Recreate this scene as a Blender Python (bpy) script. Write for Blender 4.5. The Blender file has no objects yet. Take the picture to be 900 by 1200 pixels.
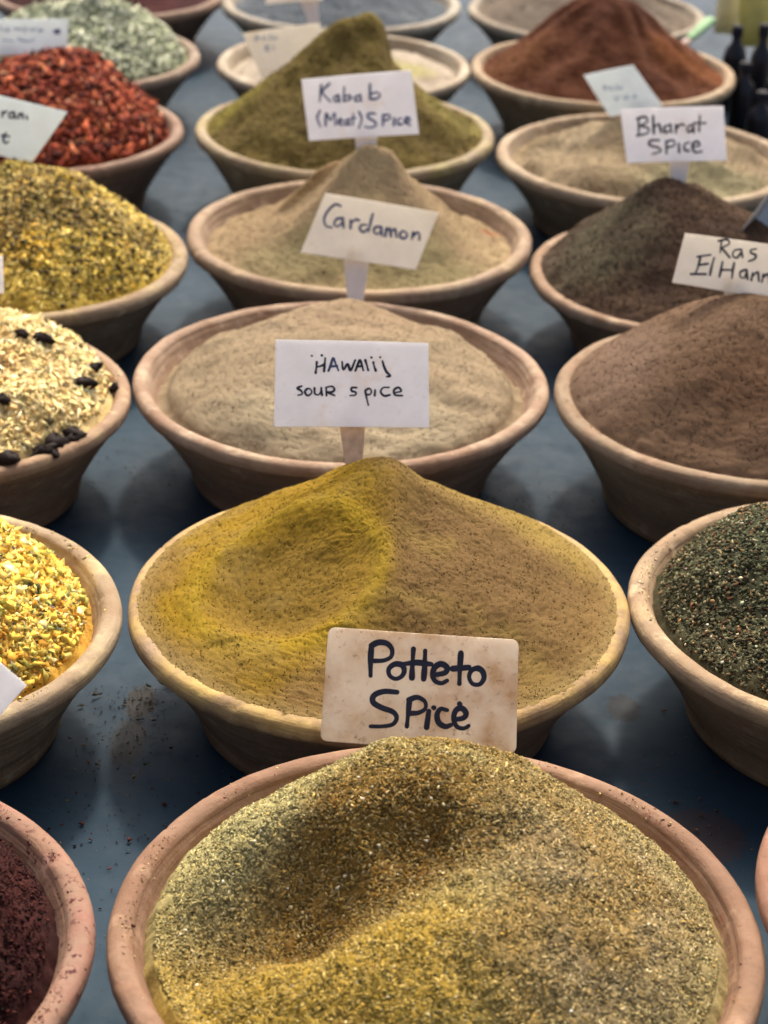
import bpy, math, random
import numpy as np
from mathutils import Vector

random.seed(7)
RNG = np.random.default_rng(11)
sc = bpy.context.scene
COL = sc.collection

# ------------------------------------------------------------------ camera, world, sun, exposure
S = 0.70                                    # one unit of the layout survey in metres
FPX, PITCH, ROLL = 2431.0, math.radians(27.1875), math.radians(1.855)
RIM = 0.13 * S                              # usual height of a bowl rim above the table
CAMZ = RIM + S
RX = np.array([1., 0, 0]); FW = np.array([0, math.cos(PITCH), -math.sin(PITCH)]); UP = np.array([0, math.sin(PITCH), math.cos(PITCH)])
cr, sr = math.cos(ROLL), math.sin(ROLL)
CR = cr * RX + sr * UP; CU = -sr * RX + cr * UP
cam_d = bpy.data.cameras.new('camera'); cam = bpy.data.objects.new('camera', cam_d); COL.objects.link(cam)
from mathutils import Matrix
m = Matrix(((CR[0], CU[0], -FW[0], 0), (CR[1], CU[1], -FW[1], 0), (CR[2], CU[2], -FW[2], CAMZ), (0, 0, 0, 1)))
cam.matrix_world = m
cam_d.sensor_fit = 'HORIZONTAL'; cam_d.sensor_width = 36; cam_d.lens = FPX / 900 * 36
cam_d.clip_start = 0.05; cam_d.clip_end = 200
cam_d.dof.use_dof = True; cam_d.dof.focus_distance = 1.27; cam_d.dof.aperture_fstop = 13.5
sc.camera = cam

SUN_EL, SUN_AZ = math.radians(50), math.radians(6)      # azimuth measured from +Y towards +X
w = bpy.data.worlds.new('World'); sc.world = w; w.use_nodes = True
nt = w.node_tree; bg = nt.nodes['Background']
sky = nt.nodes.new('ShaderNodeTexSky'); sky.sky_type = 'NISHITA'; sky.sun_disc = False
sky.sun_elevation = SUN_EL; sky.sun_rotation = SUN_AZ; sky.air_density = 0.55; sky.dust_density = 8.0; sky.ozone_density = 0.0
nt.links.new(sky.outputs[0], bg.inputs[0]); bg.inputs[1].default_value = 0.15
sd = bpy.data.lights.new('sun', 'SUN'); sd.energy = 1.4; sd.angle = math.radians(5); sd.color = (1, .93, .82)
sun = bpy.data.objects.new('sun', sd); COL.objects.link(sun)
dv = Vector((math.sin(SUN_AZ) * math.cos(SUN_EL), math.cos(SUN_AZ) * math.cos(SUN_EL), math.sin(SUN_EL)))
sun.rotation_euler = dv.to_track_quat('Z', 'Y').to_euler(); sun.location = dv * 5
sc.view_settings.view_transform = 'Standard'; sc.view_settings.look = 'None'
sc.view_settings.exposure = 1.1; sc.view_settings.gamma = 1.0
sc.cycles.use_denoising = True
sc.cycles.max_bounces = 6

# ------------------------------------------------------------------ helpers
def lin(c):
    c = np.asarray(c, float) / 255.
    return np.where(c <= .04045, c / 12.92, ((c + .055) / 1.055) ** 2.4)

def L3(r, g, b): return tuple(float(x) for x in lin((r, g, b)))

def ray(u, v):
    d = FW + CR * ((u - 450) / FPX) - CU * ((v - 600) / FPX)
    return d

def at_y(u, v, Y):
    d = ray(u, v); return np.array([0, 0, CAMZ]) + d * (Y / d[1])

def at_z(u, v, z):
    d = ray(u, v); return np.array([0, 0, CAMZ]) + d * ((z - CAMZ) / d[2])

def to_px(p):
    q = np.asarray(p) - np.array([0, 0, CAMZ]); dep = q @ FW
    return 450 + FPX * (q @ CR) / dep, 600 - FPX * (q @ CU) / dep

def mesh_obj(name, verts, faces, mat=None, parent=None, colors=None, smooth=True):
    """verts (n,3) array, faces (m,k) array (constant k) or a list of tuples"""
    me = bpy.data.meshes.new(name)
    verts = np.asarray(verts, np.float32)
    if isinstance(faces, np.ndarray):
        k = faces.shape[1]; mcount = len(faces)
        me.vertices.add(len(verts)); me.vertices.foreach_set('co', verts.ravel())
        me.loops.add(mcount * k); me.loops.foreach_set('vertex_index', faces.astype(np.int32).ravel())
        me.polygons.add(mcount)
        me.polygons.foreach_set('loop_start', np.arange(0, mcount * k, k, dtype=np.int32))
        me.polygons.foreach_set('loop_total', np.full(mcount, k, np.int32))
        me.update(calc_edges=True)
    else:
        me.from_pydata([tuple(map(float, v)) for v in verts], [], [tuple(f) for f in faces]); me.update()
    if smooth: me.polygons.foreach_set('use_smooth', np.ones(len(me.polygons), bool))
    if colors is not None:
        a = me.color_attributes.new('tint', 'FLOAT_COLOR', 'POINT')
        c4 = np.ones((len(verts), 4), np.float32); c4[:, :3] = colors
        a.data.foreach_set('color', c4.ravel())
    if mat: me.materials.append(mat)
    o = bpy.data.objects.new(name, me); COL.objects.link(o)
    if parent is not None: o.parent = parent
    return o

def tag(o, label=None, cat=None, group=None, kind=None):
    if label: o['label'] = label
    if cat: o['category'] = cat
    if group: o['group'] = group
    if kind: o['kind'] = kind
    return o

def empty(name, loc=(0, 0, 0), label=None, cat=None, group=None):
    o = bpy.data.objects.new(name, None); COL.objects.link(o); o.location = loc; o.empty_display_size = .02
    return tag(o, label, cat, group)

def vnoise(x, y, seed=0):
    r = np.random.default_rng(seed); T = r.random((257, 257))
    xi = np.floor(x).astype(int); yi = np.floor(y).astype(int); fx = x - xi; fy = y - yi
    fx = fx * fx * (3 - 2 * fx); fy = fy * fy * (3 - 2 * fy)
    xi %= 256; yi %= 256
    return (T[xi, yi] * (1 - fx) * (1 - fy) + T[xi + 1, yi] * fx * (1 - fy) + T[xi, yi + 1] * (1 - fx) * fy + T[xi + 1, yi + 1] * fx * fy) * 2 - 1

def fbm(x, y, f=1., o=4, seed=0, gain=.5):
    t = 0; a = 1
    for i in range(o):
        t = t + a * vnoise(x * f + 37.1 * i + 100, y * f + 11.7 * i + 100, seed + i); f *= 2.03; a *= gain
    return t

def ss(a, b, x):
    t = np.clip((x - a) / (b - a), 0, 1); return t * t * (3 - 2 * t)

class NM:
    """small node-tree builder"""
    def __init__(s, name):
        s.m = bpy.data.materials.new(name); s.m.use_nodes = True; s.t = s.m.node_tree
        s.b = s.t.nodes['Principled BSDF']; s.b.inputs['Specular IOR Level'].default_value = .3
    def n(s, typ, **kw):
        nd = s.t.nodes.new(typ)
        for k, v in kw.items():
            if isinstance(v, tuple) and len(v) == 2 and hasattr(v[0], 'is_linked') is False and k.startswith('_'): pass
            if k.startswith('i_'):
                key = k[2:]; key = int(key) if key.isdigit() else key.replace('_', ' ')
                if hasattr(v, 'links'): s.t.links.new(v, nd.inputs[key])
                else: nd.inputs[key].default_value = v
            else: setattr(nd, k, v)
        return nd
    def link(s, a, b): s.t.links.new(a, b)
    def mix(s, f, a, b, mode='MIX'):
        nd = s.t.nodes.new('ShaderNodeMix'); nd.data_type = 'RGBA'; nd.blend_type = mode
        for sock, v in ((nd.inputs[0], f), (nd.inputs[6], a), (nd.inputs[7], b)):
            if hasattr(v, 'links'): s.t.links.new(v, sock)
            else: sock.default_value = v if not isinstance(v, tuple) else (*v[:3], 1)
        return nd.outputs[2]
    def ramp(s, f, a, b, lo=(0, 0, 0), hi=(1, 1, 1)):
        r = s.t.nodes.new('ShaderNodeValToRGB'); r.color_ramp.elements[0].position = a; r.color_ramp.elements[1].position = b
        r.color_ramp.elements[0].color = (*lo, 1); r.color_ramp.elements[1].color = (*hi, 1); s.link(f, r.inputs[0]); return r.outputs[0]
    def noise(s, vec, scale, detail=4, rough=.55):
        nd = s.t.nodes.new('ShaderNodeTexNoise'); nd.inputs['Scale'].default_value = scale; nd.inputs['Detail'].default_value = detail
        nd.inputs['Roughness'].default_value = rough
        if vec is not None: s.link(vec, nd.inputs['Vector'])
        return nd.outputs['Fac']
    def bump(s, h, strength, dist):
        bn = s.t.nodes.new('ShaderNodeBump'); bn.inputs['Strength'].default_value = strength; bn.inputs['Distance'].default_value = dist
        s.link(h, bn.inputs['Height']); return bn

# ------------------------------------------------------------------ materials
def clay_mat(tint, dust, dust_amt, speck, speck_amt, seed, orange=False):
    a = NM('fired_clay'); t = a.t
    tc = a.n('ShaderNodeTexCoord'); geo = tc.outputs['Object']
    mp = a.n('ShaderNodeMapping'); mp.inputs['Location'].default_value = (seed * 3.1, seed * 1.7, 0); a.link(geo, mp.inputs[0]); v = mp.outputs[0]
    st = a.n('ShaderNodeMapping'); st.inputs['Scale'].default_value = (1, 1, 16); a.link(v, st.inputs[0])
    n1 = a.noise(v, 9, 5); n2 = a.noise(st.outputs[0], 14, 4); n3 = a.noise(v, 60, 5, .7)
    base = a.mix(a.ramp(n1, .3, .72), tuple(x * y for x, y in zip(tint, (.66, .60, .56))), tuple(min(1, x * 1.16) for x in tint))
    base = a.mix(a.ramp(n2, .42, .62), base, tuple(x * y for x, y in zip(tint, (.78, .70, .64))))
    base = a.mix(.6, base, a.ramp(n3, .25, .8, (.55, .5, .45), (1, 1, 1)), 'MULTIPLY')
    n4 = a.noise(v, 26, 6, .72); n5 = a.noise(v, 44, 4, .6)
    base = a.mix(a.ramp(n4, .52, .70), base, tuple(x * y for x, y in zip(tint, (.62, .50, .42))))
    base = a.mix(a.ramp(n5, .58, .74), base, tuple(min(.9, x * y) for x, y in zip(tint, (1.22, 1.26, 1.28))))
    if orange: base = a.mix(a.ramp(a.noise(v, 18, 3), .66, .72), base, (.42, .22, .045))
    # powder caught on the rim: only near the top
    sep = a.n('ShaderNodeSeparateXYZ'); a.link(geo, sep.inputs[0])
    up = a.n('ShaderNodeMapRange', i_From_Min=RIM - .016, i_From_Max=RIM - .002); a.link(sep.outputs[2], up.inputs[0])
    nd = a.noise(v, 22, 6, .65); ms = a.n('ShaderNodeMath', operation='MULTIPLY'); a.link(a.ramp(nd, .62 - .3 * dust_amt, .85 - .3 * dust_amt), ms.inputs[0]); a.link(up.outputs[0], ms.inputs[1])
    ms2 = a.n('ShaderNodeMath', operation='MULTIPLY'); a.link(ms.outputs[0], ms2.inputs[0]); ms2.inputs[1].default_value = min(1, dust_amt * 1.2)
    base = a.mix(ms2.outputs[0], base, dust)
    sp = a.noise(v, 150, 3, .6); sp2 = a.noise(v, 30, 3, .6)
    mm = a.n('ShaderNodeMath', operation='MULTIPLY'); a.link(a.ramp(sp, .60, .66), mm.inputs[0]); a.link(a.ramp(sp2, .62 - .25 * speck_amt, .74 - .2 * speck_amt), mm.inputs[1])
    m3 = a.n('ShaderNodeMath', operation='MULTIPLY'); a.link(mm.outputs[0], m3.inputs[0]); m3.inputs[1].default_value = speck_amt
    base = a.mix(m3.outputs[0], base, speck)
    a.link(base, a.b.inputs['Base Color']); a.b.inputs['Roughness'].default_value = .82
    b1 = a.bump(n2, .35, .004); b2 = a.bump(n3, .6, .002); a.link(b1.outputs[0], b2.inputs['Normal']); a.link(b2.outputs[0], a.b.inputs['Normal'])
    return a.m

def powder_mat(rough=.95, fine=900, bumpd=.0008, contrast=.27):
    a = NM('ground_spice')
    tc = a.n('ShaderNodeTexCoord'); v = tc.outputs['Object']
    at = a.n('ShaderNodeAttribute', attribute_name='tint')
    n1 = a.noise(v, fine, 3, .7); n2 = a.noise(v, fine * .3, 3, .6)
    c = a.mix(contrast, at.outputs['Color'], a.ramp(n1, .3, .7, (.45, .42, .38), (1.35, 1.33, 1.3)), 'MULTIPLY')
    c = a.mix(contrast * .7, c, a.ramp(n2, .3, .7, (.6, .57, .52), (1.25, 1.25, 1.22)), 'MULTIPLY')
    a.link(c, a.b.inputs['Base Color']); a.b.inputs['Roughness'].default_value = rough; a.b.inputs['Specular IOR Level'].default_value = .12
    b = a.bump(n1, .42, bumpd); b2 = a.bump(n2, .13, bumpd * 1.6); a.link(b.outputs[0], b2.inputs['Normal']); a.link(b2.outputs[0], a.b.inputs['Normal'])
    return a.m

def tint_mat(name, rough=.7, spec=.25, trans=0.):
    a = NM(name); at = a.n('ShaderNodeAttribute', attribute_name='tint'); a.link(at.outputs['Color'], a.b.inputs['Base Color'])
    a.b.inputs['Roughness'].default_value = rough; a.b.inputs['Specular IOR Level'].default_value = spec
    return a.m

def plain(name, col, rough=.6, spec=.3, metal=0., nscale=40, var=.25):
    a = NM(name); tc = a.n('ShaderNodeTexCoord'); n = a.noise(tc.outputs['Object'], nscale, 4)
    c = a.mix(a.ramp(n, .3, .7), tuple(x * (1 - var) for x in col), tuple(min(1, x * (1 + var)) for x in col))
    a.link(c, a.b.inputs['Base Color']); a.b.inputs['Roughness'].default_value = rough; a.b.inputs['Specular IOR Level'].default_value = spec
    a.b.inputs['Metallic'].default_value = metal
    b = a.bump(n, .2, .001); a.link(b.outputs[0], a.b.inputs['Normal'])
    return a.m

def card_mat(base, stain, amt, seed):
    a = NM('card_stock'); tc = a.n('ShaderNodeTexCoord')
    mp = a.n('ShaderNodeMapping'); mp.inputs['Location'].default_value = (seed, seed * .7, seed * .3); a.link(tc.outputs['Object'], mp.inputs[0]); v = mp.outputs[0]
    n = a.noise(v, 30, 5, .65); n2 = a.noise(v, 260, 4, .7); n3 = a.noise(v, 55, 3, .6)
    c = a.mix(a.ramp(n, .62 - amt * .3, .95 - amt * .3), base, stain)
    c = a.mix(amt, c, a.ramp(n2, .30, .42, tuple(x * .62 for x in stain), (1, 1, 1)), 'MULTIPLY')
    c = a.mix(a.ramp(n3, .35, .7), c, tuple(x * .93 for x in base))
    a.link(c, a.b.inputs['Base Color']); a.b.inputs['Roughness'].default_value = .38; a.b.inputs['Specular IOR Level'].default_value = .35
    tl = a.n('ShaderNodeBsdfTranslucent'); a.link(c, tl.inputs[0]); mx = a.n('ShaderNodeMixShader'); mx.inputs[0].default_value = .46
    a.link(a.b.outputs[0], mx.inputs[1]); a.link(tl.outputs[0], mx.inputs[2]); a.link(mx.outputs[0], a.t.nodes['Material Output'].inputs[0])
    b = a.bump(n, .15, .002); a.link(b.outputs[0], a.b.inputs['Normal'])
    return a.m

MAT_POWDER = powder_mat()
MAT_POWDER_COARSE = powder_mat(.92, 520, .0014, .5)
MAT_FLAKE = tint_mat('dried_flakes', .75, .14)
MAT_CRUMB = tint_mat('spice_crumbs', .9, .12)
MAT_RAISIN = plain('dried_fruit', (.014, .008, .006), .75, .15, 0, 300, .4)
MAT_WOOD = plain('pale_wood', (.60, .40, .24), .7, .2, 0, 120, .25)
MAT_PLASTIC = plain('off_white_plastic', (.68, .60, .52), .45, .35, 0, 60, .06)
MAT_INK = plain('marker_ink', (.018, .020, .035), .5, .3, 0, 200, .3)
MAT_INK_BLUE = plain('blue_ink', (.045, .07, .16), .5, .3, 0, 200, .4)
MAT_INK_PALE = plain('faded_ink', (.33, .42, .50), .5, .3, 0, 200, .2)

# ------------------------------------------------------------------ table (blue painted metal sheet)
def table_mat():
    a = NM('blue_painted_table'); tc = a.n('ShaderNodeTexCoord'); v = tc.outputs['Object']
    n1 = a.noise(v, 6, 5, .6); n2 = a.noise(v, 45, 5, .65); n3 = a.noise(v, 320, 3, .6)
    c = a.mix(a.ramp(n1, .3, .7), (.012, .028, .044), (.024, .049, .072))
    c = a.mix(a.ramp(n2, .60, .95), c, (.012, .016, .022))
    # spilt powder and grime
    g = a.n('ShaderNodeMath', operation='MULTIPLY'); a.link(a.ramp(n3, .60, .68), g.inputs[0]); a.link(a.ramp(a.noise(v, 13, 4), .48, .62), g.inputs[1])
    c = a.mix(g.outputs[0], c, (.055, .035, .022))
    sep = a.n('ShaderNodeSeparateXYZ'); a.link(v, sep.inputs[0])
    def spot(x, y, rx, ry, col, amt, c):
        mp = a.n('ShaderNodeMapping'); mp.vector_type = 'POINT'; mp.inputs['Location'].default_value = (-x / rx, -y / ry, 0); mp.inputs['Scale'].default_value = (1 / rx, 1 / ry, 0)
        a.link(v, mp.inputs[0]); ln = a.n('ShaderNodeVectorMath', operation='LENGTH'); a.link(mp.outputs[0], ln.inputs[0])
        mr = a.n('ShaderNodeMapRange', i_From_Min=1.0, i_From_Max=.15, i_To_Max=1.0); a.link(ln.outputs['Value'], mr.inputs[0])
        ad = a.n('ShaderNodeMath', operation='ADD'); a.link(mr.outputs[0], ad.inputs[0]); a.link(n3, ad.inputs[1])
        f = a.ramp(ad.outputs[0], .95, 1.25); mu = a.n('ShaderNodeMath', operation='MULTIPLY'); a.link(f, mu.inputs[0]); mu.inputs[1].default_value = amt
        return a.mix(mu.outputs[0], c, col)
    for (u, vv, rx, ry, col, amt) in ((165, 823, .018, .035, (.02, .018, .014), .9), (150, 870, .02, .05, (.03, .028, .02), .6), 
                                     (560, 870, .03, .03, (.02, .02, .02), .6), (820, 980, .05, .05, (.04, .025, .02), .6), (730, 830, .02, .03, (.02, .02, .02), .7)):
        p = at_z(u, vv, 0); c = spot(p[0], p[1], rx, ry, col, amt, c)
    a.link(c, a.b.inputs['Base Color']); a.b.inputs['Specular IOR Level'].default_value = .08
    r = a.ramp(n2, .3, .75, (.54, .54, .54), (.74, .74, .74)); a.link(r, a.b.inputs['Roughness'])
    b = a.bump(n1, .25, .01); b2 = a.bump(n2, .15, .001); a.link(b.outputs[0], b2.inputs['Normal']); a.link(b2.outputs[0], a.b.inputs['Normal'])
    return a.m

def box(name, x0, x1, y0, y1, z0, z1, mat, parent=None, bev=0):
    vs = [(x, y, z) for x in (x0, x1) for y in (y0, y1) for z in (z0, z1)]
    fs = [(0, 1, 3, 2), (4, 6, 7, 5), (0, 4, 5, 1), (2, 3, 7, 6), (0, 2, 6, 4), (1, 5, 7, 3)]
    o = mesh_obj(name, np.array(vs), fs, mat, parent, smooth=False)
    if bev:
        md = o.modifiers.new('bevel', 'BEVEL'); md.width = bev; md.segments = 2
    return o

MAT_TABLE = table_mat()
ground = mesh_obj('ground', np.array([(-30, -20, -.85), (30, -20, -.85), (30, 40, -.85), (-30, 40, -.85)]), [(0, 1, 2, 3)], plain('paving', (.22, .2, .18), .9, .2, 0, 3, .3), smooth=False)
tag(ground, kind='structure')
table = box('table', -.95, .80, .30, 3.65, -.03, 0, MAT_TABLE, None, .004)
tag(table, 'blue painted metal market table under all the clay bowls', 'table', kind='structure')
for (x, y) in ((-.9, .36), (.75, .36), (-.9, 3.58), (.75, 3.58)):
    box('leg', x - .02, x + .02, y - .02, y + .02, -.85, -.032, MAT_TABLE, table, .003)

# ------------------------------------------------------------------ bowls
RHO = .0106 * S
# name: (cx, cy, r, k)  survey units; k moves the bowl along its sight line so that rims only just touch
BOWL = {
 'A': (.050, 1.266, .2358, 1.0), 'B': (-.002, 1.766, .2312, 1.0), 'C': (-.057, 2.302, .2386, 1.0), 'D': (-.048, 2.824, .2335, 1.0),
 'E': (-.085, 3.325, .2335, .99), 'F': (-.099, 3.732, .2174, 1.01), 'G': (-.120, 4.204, .2291, 1.015),
 'H': (.375, 4.185, .2262, 1.02), 'R5': (.374, 3.750, .2288, 1.0), 'R4': (.402, 3.230, .2275, 1.01), 'R3': (.422, 2.700, .2194, 1.02),
 'R2': (.445, 2.281, .2320, .99), 'R1': (.485, 1.777, .2275, 1.0), 'R0': (.540, 1.315, .2240, .985),
 'L0': (-.443, 1.218, .2226, 1.0), 'L1': (-.479, 1.704, .2177, 1.0), 'L2': (-.535, 2.217, .2202, 1.0), 'L3': (-.526, 2.689, .2323, 1.005),
 'L4': (-.588, 3.280, .2284, 1.0), 'L5': (-.602, 3.742, .2256, 1.01), 'L6': (-.597, 4.238, .2277, 1.01)}
def geom(k):
    cx, cy, r, s = BOWL[k]
    return cx * S * s, cy * S * s, (r + .013) * S * s, CAMZ - S * s       # centre x, y, outer radius, rim height

CLAY = {  # tint sRGB, dust colour, dust amount, speck colour, speck amount
 'A': ((182, 138, 108), (150, 118, 60), .25, (120, 70, 50), .6), 'B': ((192, 158, 122), (176, 148, 84), .75, (110, 90, 40), .5),
 'C': ((200, 162, 134), (178, 160, 132), .55, (150, 110, 90), .3), 'D': ((192, 160, 132), (170, 152, 116), .5, (150, 80, 40), .2),
 'E': ((194, 172, 138), (150, 140, 80), .5, (90, 80, 40), .2), 'F': ((205, 186, 160), (190, 180, 160), .6, (120, 110, 90), .1),
 'G': ((200, 188, 168), (180, 180, 175), .6, (120, 110, 90), .1), 'H': ((190, 176, 156), (160, 150, 135), .6, (120, 110, 90), .1),
 'R5': ((205, 178, 142), (170, 120, 80), .2, (120, 80, 50), .1), 'R4': ((204, 178, 146), (178, 160, 128), .4, (120, 110, 90), .1),
 'R3': ((196, 160, 128), (110, 88, 66), .2, (80, 60, 40), .3), 'R2': ((192, 164, 132), (140, 110, 86), .6, (110, 82, 62), .7),
 'R1': ((214, 182, 144), (200, 172, 118), .4, (90, 70, 50), .4), 'R0': ((196, 140, 112), (170, 130, 100), .2, (120, 70, 50), .3),
 'L0': ((196, 154, 130), (130, 70, 60), .5, (70, 26, 22), 1.0), 'L1': ((204, 176, 140), (206, 184, 130), .5, (110, 90, 60), .4),
 'L2': ((204, 166, 132), (200, 176, 130), .4, (120, 90, 60), .2), 'L3': ((196, 168, 136), (180, 160, 100), .4, (120, 90, 50), .3),
 'L4': ((180, 146, 124), (160, 110, 90), .3, (120, 50, 30), .4), 'L5': ((190, 164, 142), (170, 170, 150), .4, (120, 110, 90), .2),
 'L6': ((178, 146, 124), (120, 90, 80), .3, (80, 40, 36), .4)}

def lathe(prof, n=128, wob=None):
    prof = np.array(prof); k = len(prof); th = np.linspace(0, 2 * np.pi, n, endpoint=False)
    V = np.zeros((k, n, 3)); V[:, :, 0] = prof[:, 0:1] * np.cos(th); V[:, :, 1] = prof[:, 0:1] * np.sin(th); V[:, :, 2] = prof[:, 1:2]
    if wob is not None:
        f = 1 + wob(th, prof[:, 1]); V[:, :, 0] *= f; V[:, :, 1] *= f
    i = np.arange(k - 1)[:, None] * n; j = np.arange(n)[None, :]; j2 = (j + 1) % n
    F = np.stack([i + j, i + j2, i + n + j2, i + n + j], -1).reshape(-1, 4)
    return V.reshape(-1, 3), F

BOWL_LABEL = {
 'A': 'large pinkish clay bowl at the front holding coarse olive herb mix',
 'B': 'clay bowl dusted yellow, directly behind the front bowl of herb mix',
 'C': 'pink clay bowl with sunken beige powder behind the Hawaij card',
 'D': 'clay bowl of tan powder behind the Cardamon card',
 'E': 'clay bowl holding tall olive green heap behind the Kebab card',
 'F': 'small blurred clay bowl of pale powder behind the olive green heap',
 'G': 'farthest middle clay bowl with grey blue contents at the top edge',
 'H': 'farthest clay bowl on the right holding grey brown powder',
 'R5': 'clay bowl under the tall red brown cone of powder',
 'R4': 'clay bowl of tan ridged powder behind the Bharat card',
 'R3': 'clay bowl under the very dark brown heap beside the Cardamon bowl',
 'R2': 'clay bowl brimming with smooth brown powder below the Ras ElHan card',
 'R1': 'clay bowl of dark green herbs at the right edge, wall banded by turning marks',
 'R0': 'clay bowl at the lower right edge, only a sliver of rim showing',
 'L0': 'clay bowl at lower left with rim smeared by dark burgundy powder',
 'L1': 'clay bowl of bright yellow granules at the left edge',
 'L2': 'clay bowl of cream dried flakes with dark raisins at the left edge',
 'L3': 'clay bowl of mixed yellow crumbs in front of the red flakes',
 'L4': 'clay bowl of coarse red chilli flakes at the left',
 'L5': 'clay bowl of pale green dried leaves at the upper left',
 'L6': 'farthest clay bowl at upper left with dark maroon contents'}
BOWL_OBJ = {}
for bi, k in enumerate(BOWL):
    cx, cy, R, zr = geom(k)
    q = R / .1716; rho = RHO * (1.0 + .08 * math.sin(bi * 2.3)); rb = .177 * S * q
    tint, dust, da, spk, sa = CLAY[k]
    tl_ = lin(tint) * .69 * np.array([.90, .96, .90]); gl = tl_.mean(); mat = clay_mat(tuple(tl_ * .86 + gl * .14), tuple(lin(dust)), da, tuple(lin(spk)), sa, bi, k in ('A', 'R1'))
    root = empty('clay_bowl', (cx, cy, 0), BOWL_LABEL[k], 'bowl', 'clay spice bowls set out in rows on the table')
    # wall: outer face with a slight foot roll, then the inner face
    prof = [(rb * .55, .004), (rb * .90, .0015), (rb * .965, 0), (rb * 1.0, .003), (rb * 1.012, .008), (rb * 1.018, .016)]
    x0, z0 = rb * 1.018, .016; x1, z1 = R - rho * .55, zr - rho * 1.75
    for i in range(1, 15):
        t = i / 14; prof.append((x0 + (x1 - x0) * t + .0022 * math.sin(t * 3.1) * (-1) + .0005 * math.sin(t * 43 + bi), z0 + (z1 - z0) * t))
    ph = random.random() * 6
    wob = lambda th, z, ph=ph: (.004 * np.sin(2 * th + ph) + .0022 * np.sin(5 * th + ph * 2) + .0012 * np.sin(11 * th + ph))[None, :] * np.ones(len(z))[:, None]
    xi = R - rho * 2.0
    inner = [(R - rho * 1.0, zr - rho * .9), (R - rho * 1.35, zr - rho * .35), (R - rho * 1.66, zr - rho * .42), (R - rho * 2.0, zr - rho * .75), (R - rho * 2.28, zr - rho * 1.25), (R - rho * 2.6, zr - rho * 2.0)]; xi = R - rho * 2.6; zin = zr - rho * 2.0
    zb = .012; xb = rb * .92 - .004
    for i in range(1, 11):
        t = i / 10; inner.append((xi + (xb - xi) * t, zin + (zb - zin) * t))
    inner.append((.001, .011))
    V, F = lathe(prof + inner, 128, wob)
    body = mesh_obj('wall', V, F, mat, root)
    # rim: thick rounded lip
    rp = []
    for i in range(17):
        a = math.pi * (1.30) - math.pi * 2 * i / 16 * .98
        a = -math.pi * .80 + i / 16 * math.pi * 1.72
        ca, sa2 = math.cos(a), math.sin(a)
        rp.append((R - rho + rho * 1.0 * math.copysign(abs(ca) ** .85, ca), zr - rho * 1.0 + rho * math.copysign(abs(sa2) ** .85, sa2)))
    V, F = lathe(rp, 300, wob)
    lump = fbm(V[:, 0] * 55, V[:, 1] * 55, 1, 4, bi + 3); V[:, 2] += .00035 * lump - .0013 * ss(.85, 1.05, fbm(V[:, 0] * 90, V[:, 1] * 90 + 9, 1, 3, bi + 90)); V[:, 2] += .0004 * np.sin(3 * np.arctan2(V[:, 1], V[:, 0]) + ph) 
    mesh_obj('rim', V, F, mat, root)
    BOWL_OBJ[k] = root

# ------------------------------------------------------------------ heaps of spice
def rim_dust(k, n, size, cols, seed):
    """powder and bits caught on the lip of a bowl"""
    cx, cy, R, zr = geom(k); r = np.random.default_rng(seed); a = r.random(n * 3) * 2 * np.pi
    a = a[fbm(np.cos(a) * 6 + 9, np.sin(a) * 6, 1, 3, seed) > r.normal(.1, .35, len(a))][:n]; n = len(a)
    q = r.normal(0, .42, n).clip(-.95, .8); rad = (R - RHO + q * RHO) * (1 - .004); z = zr - RHO + RHO * np.sqrt(1 - q * q) - .0002
    s = size * np.exp(r.normal(0, .4, n)); P = np.stack([rad * np.cos(a), rad * np.sin(a), z], -1)
    D = r.normal(0, 1, (n, 4, 3)); D /= np.linalg.norm(D, axis=2)[:, :, None]; D[:, :, 2] *= .45; V = P[:, None] + D * (s * .6)[:, None, None]
    c = lin(np.array(cols))[r.integers(0, len(cols), n)] * np.exp(r.normal(0, .25, (n, 1)))
    F = (np.array([(0, 1, 2), (0, 2, 3), (0, 3, 1), (1, 3, 2)])[None] + (np.arange(n) * 4)[:, None, None]).reshape(-1, 3)
    o = mesh_obj('rim_crumbs', V.reshape(-1, 3), F, MAT_CRUMB, BOWL_OBJ[k], np.repeat(np.clip(c, 0, .9), 4, 0), smooth=False); o['kind'] = 'stuff'
for k_, n_, s_, c_ in (('A', 900, .0012, [(110, 80, 50), (180, 160, 100), (90, 50, 40)]), ('B', 2600, .0008, [(170, 144, 80), (140, 112, 60)]), ('L0', 2200, .0014, [(70, 30, 28), (96, 46, 40)]), ('R2', 2600, .0009, [(122, 92, 68), (150, 120, 90)]),
                       ('R1', 700, .0015, [(80, 80, 60), (190, 170, 130)]), ('L1', 500, .0016, [(220, 190, 100), (110, 96, 60)]), ('C', 900, .0008, [(190, 172, 140), (150, 130, 100)]), ('L2', 300, .002, [(230, 210, 160)]), ('R3', 900, .001, [(70, 54, 42)]),
                       ('D', 700, .0009, [(170, 150, 110)]), ('L3', 500, .0018, [(210, 180, 90)])):
    rim_dust(k_, n_, s_, c_, ord(k_[0]) + len(k_) + n_)
def pal(cols, w=None, bright=1.):
    c = np.array([lin(x) for x in cols]) * bright; w = np.ones(len(c)) if w is None else np.array(w, float)
    return c, w / w.sum()

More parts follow.
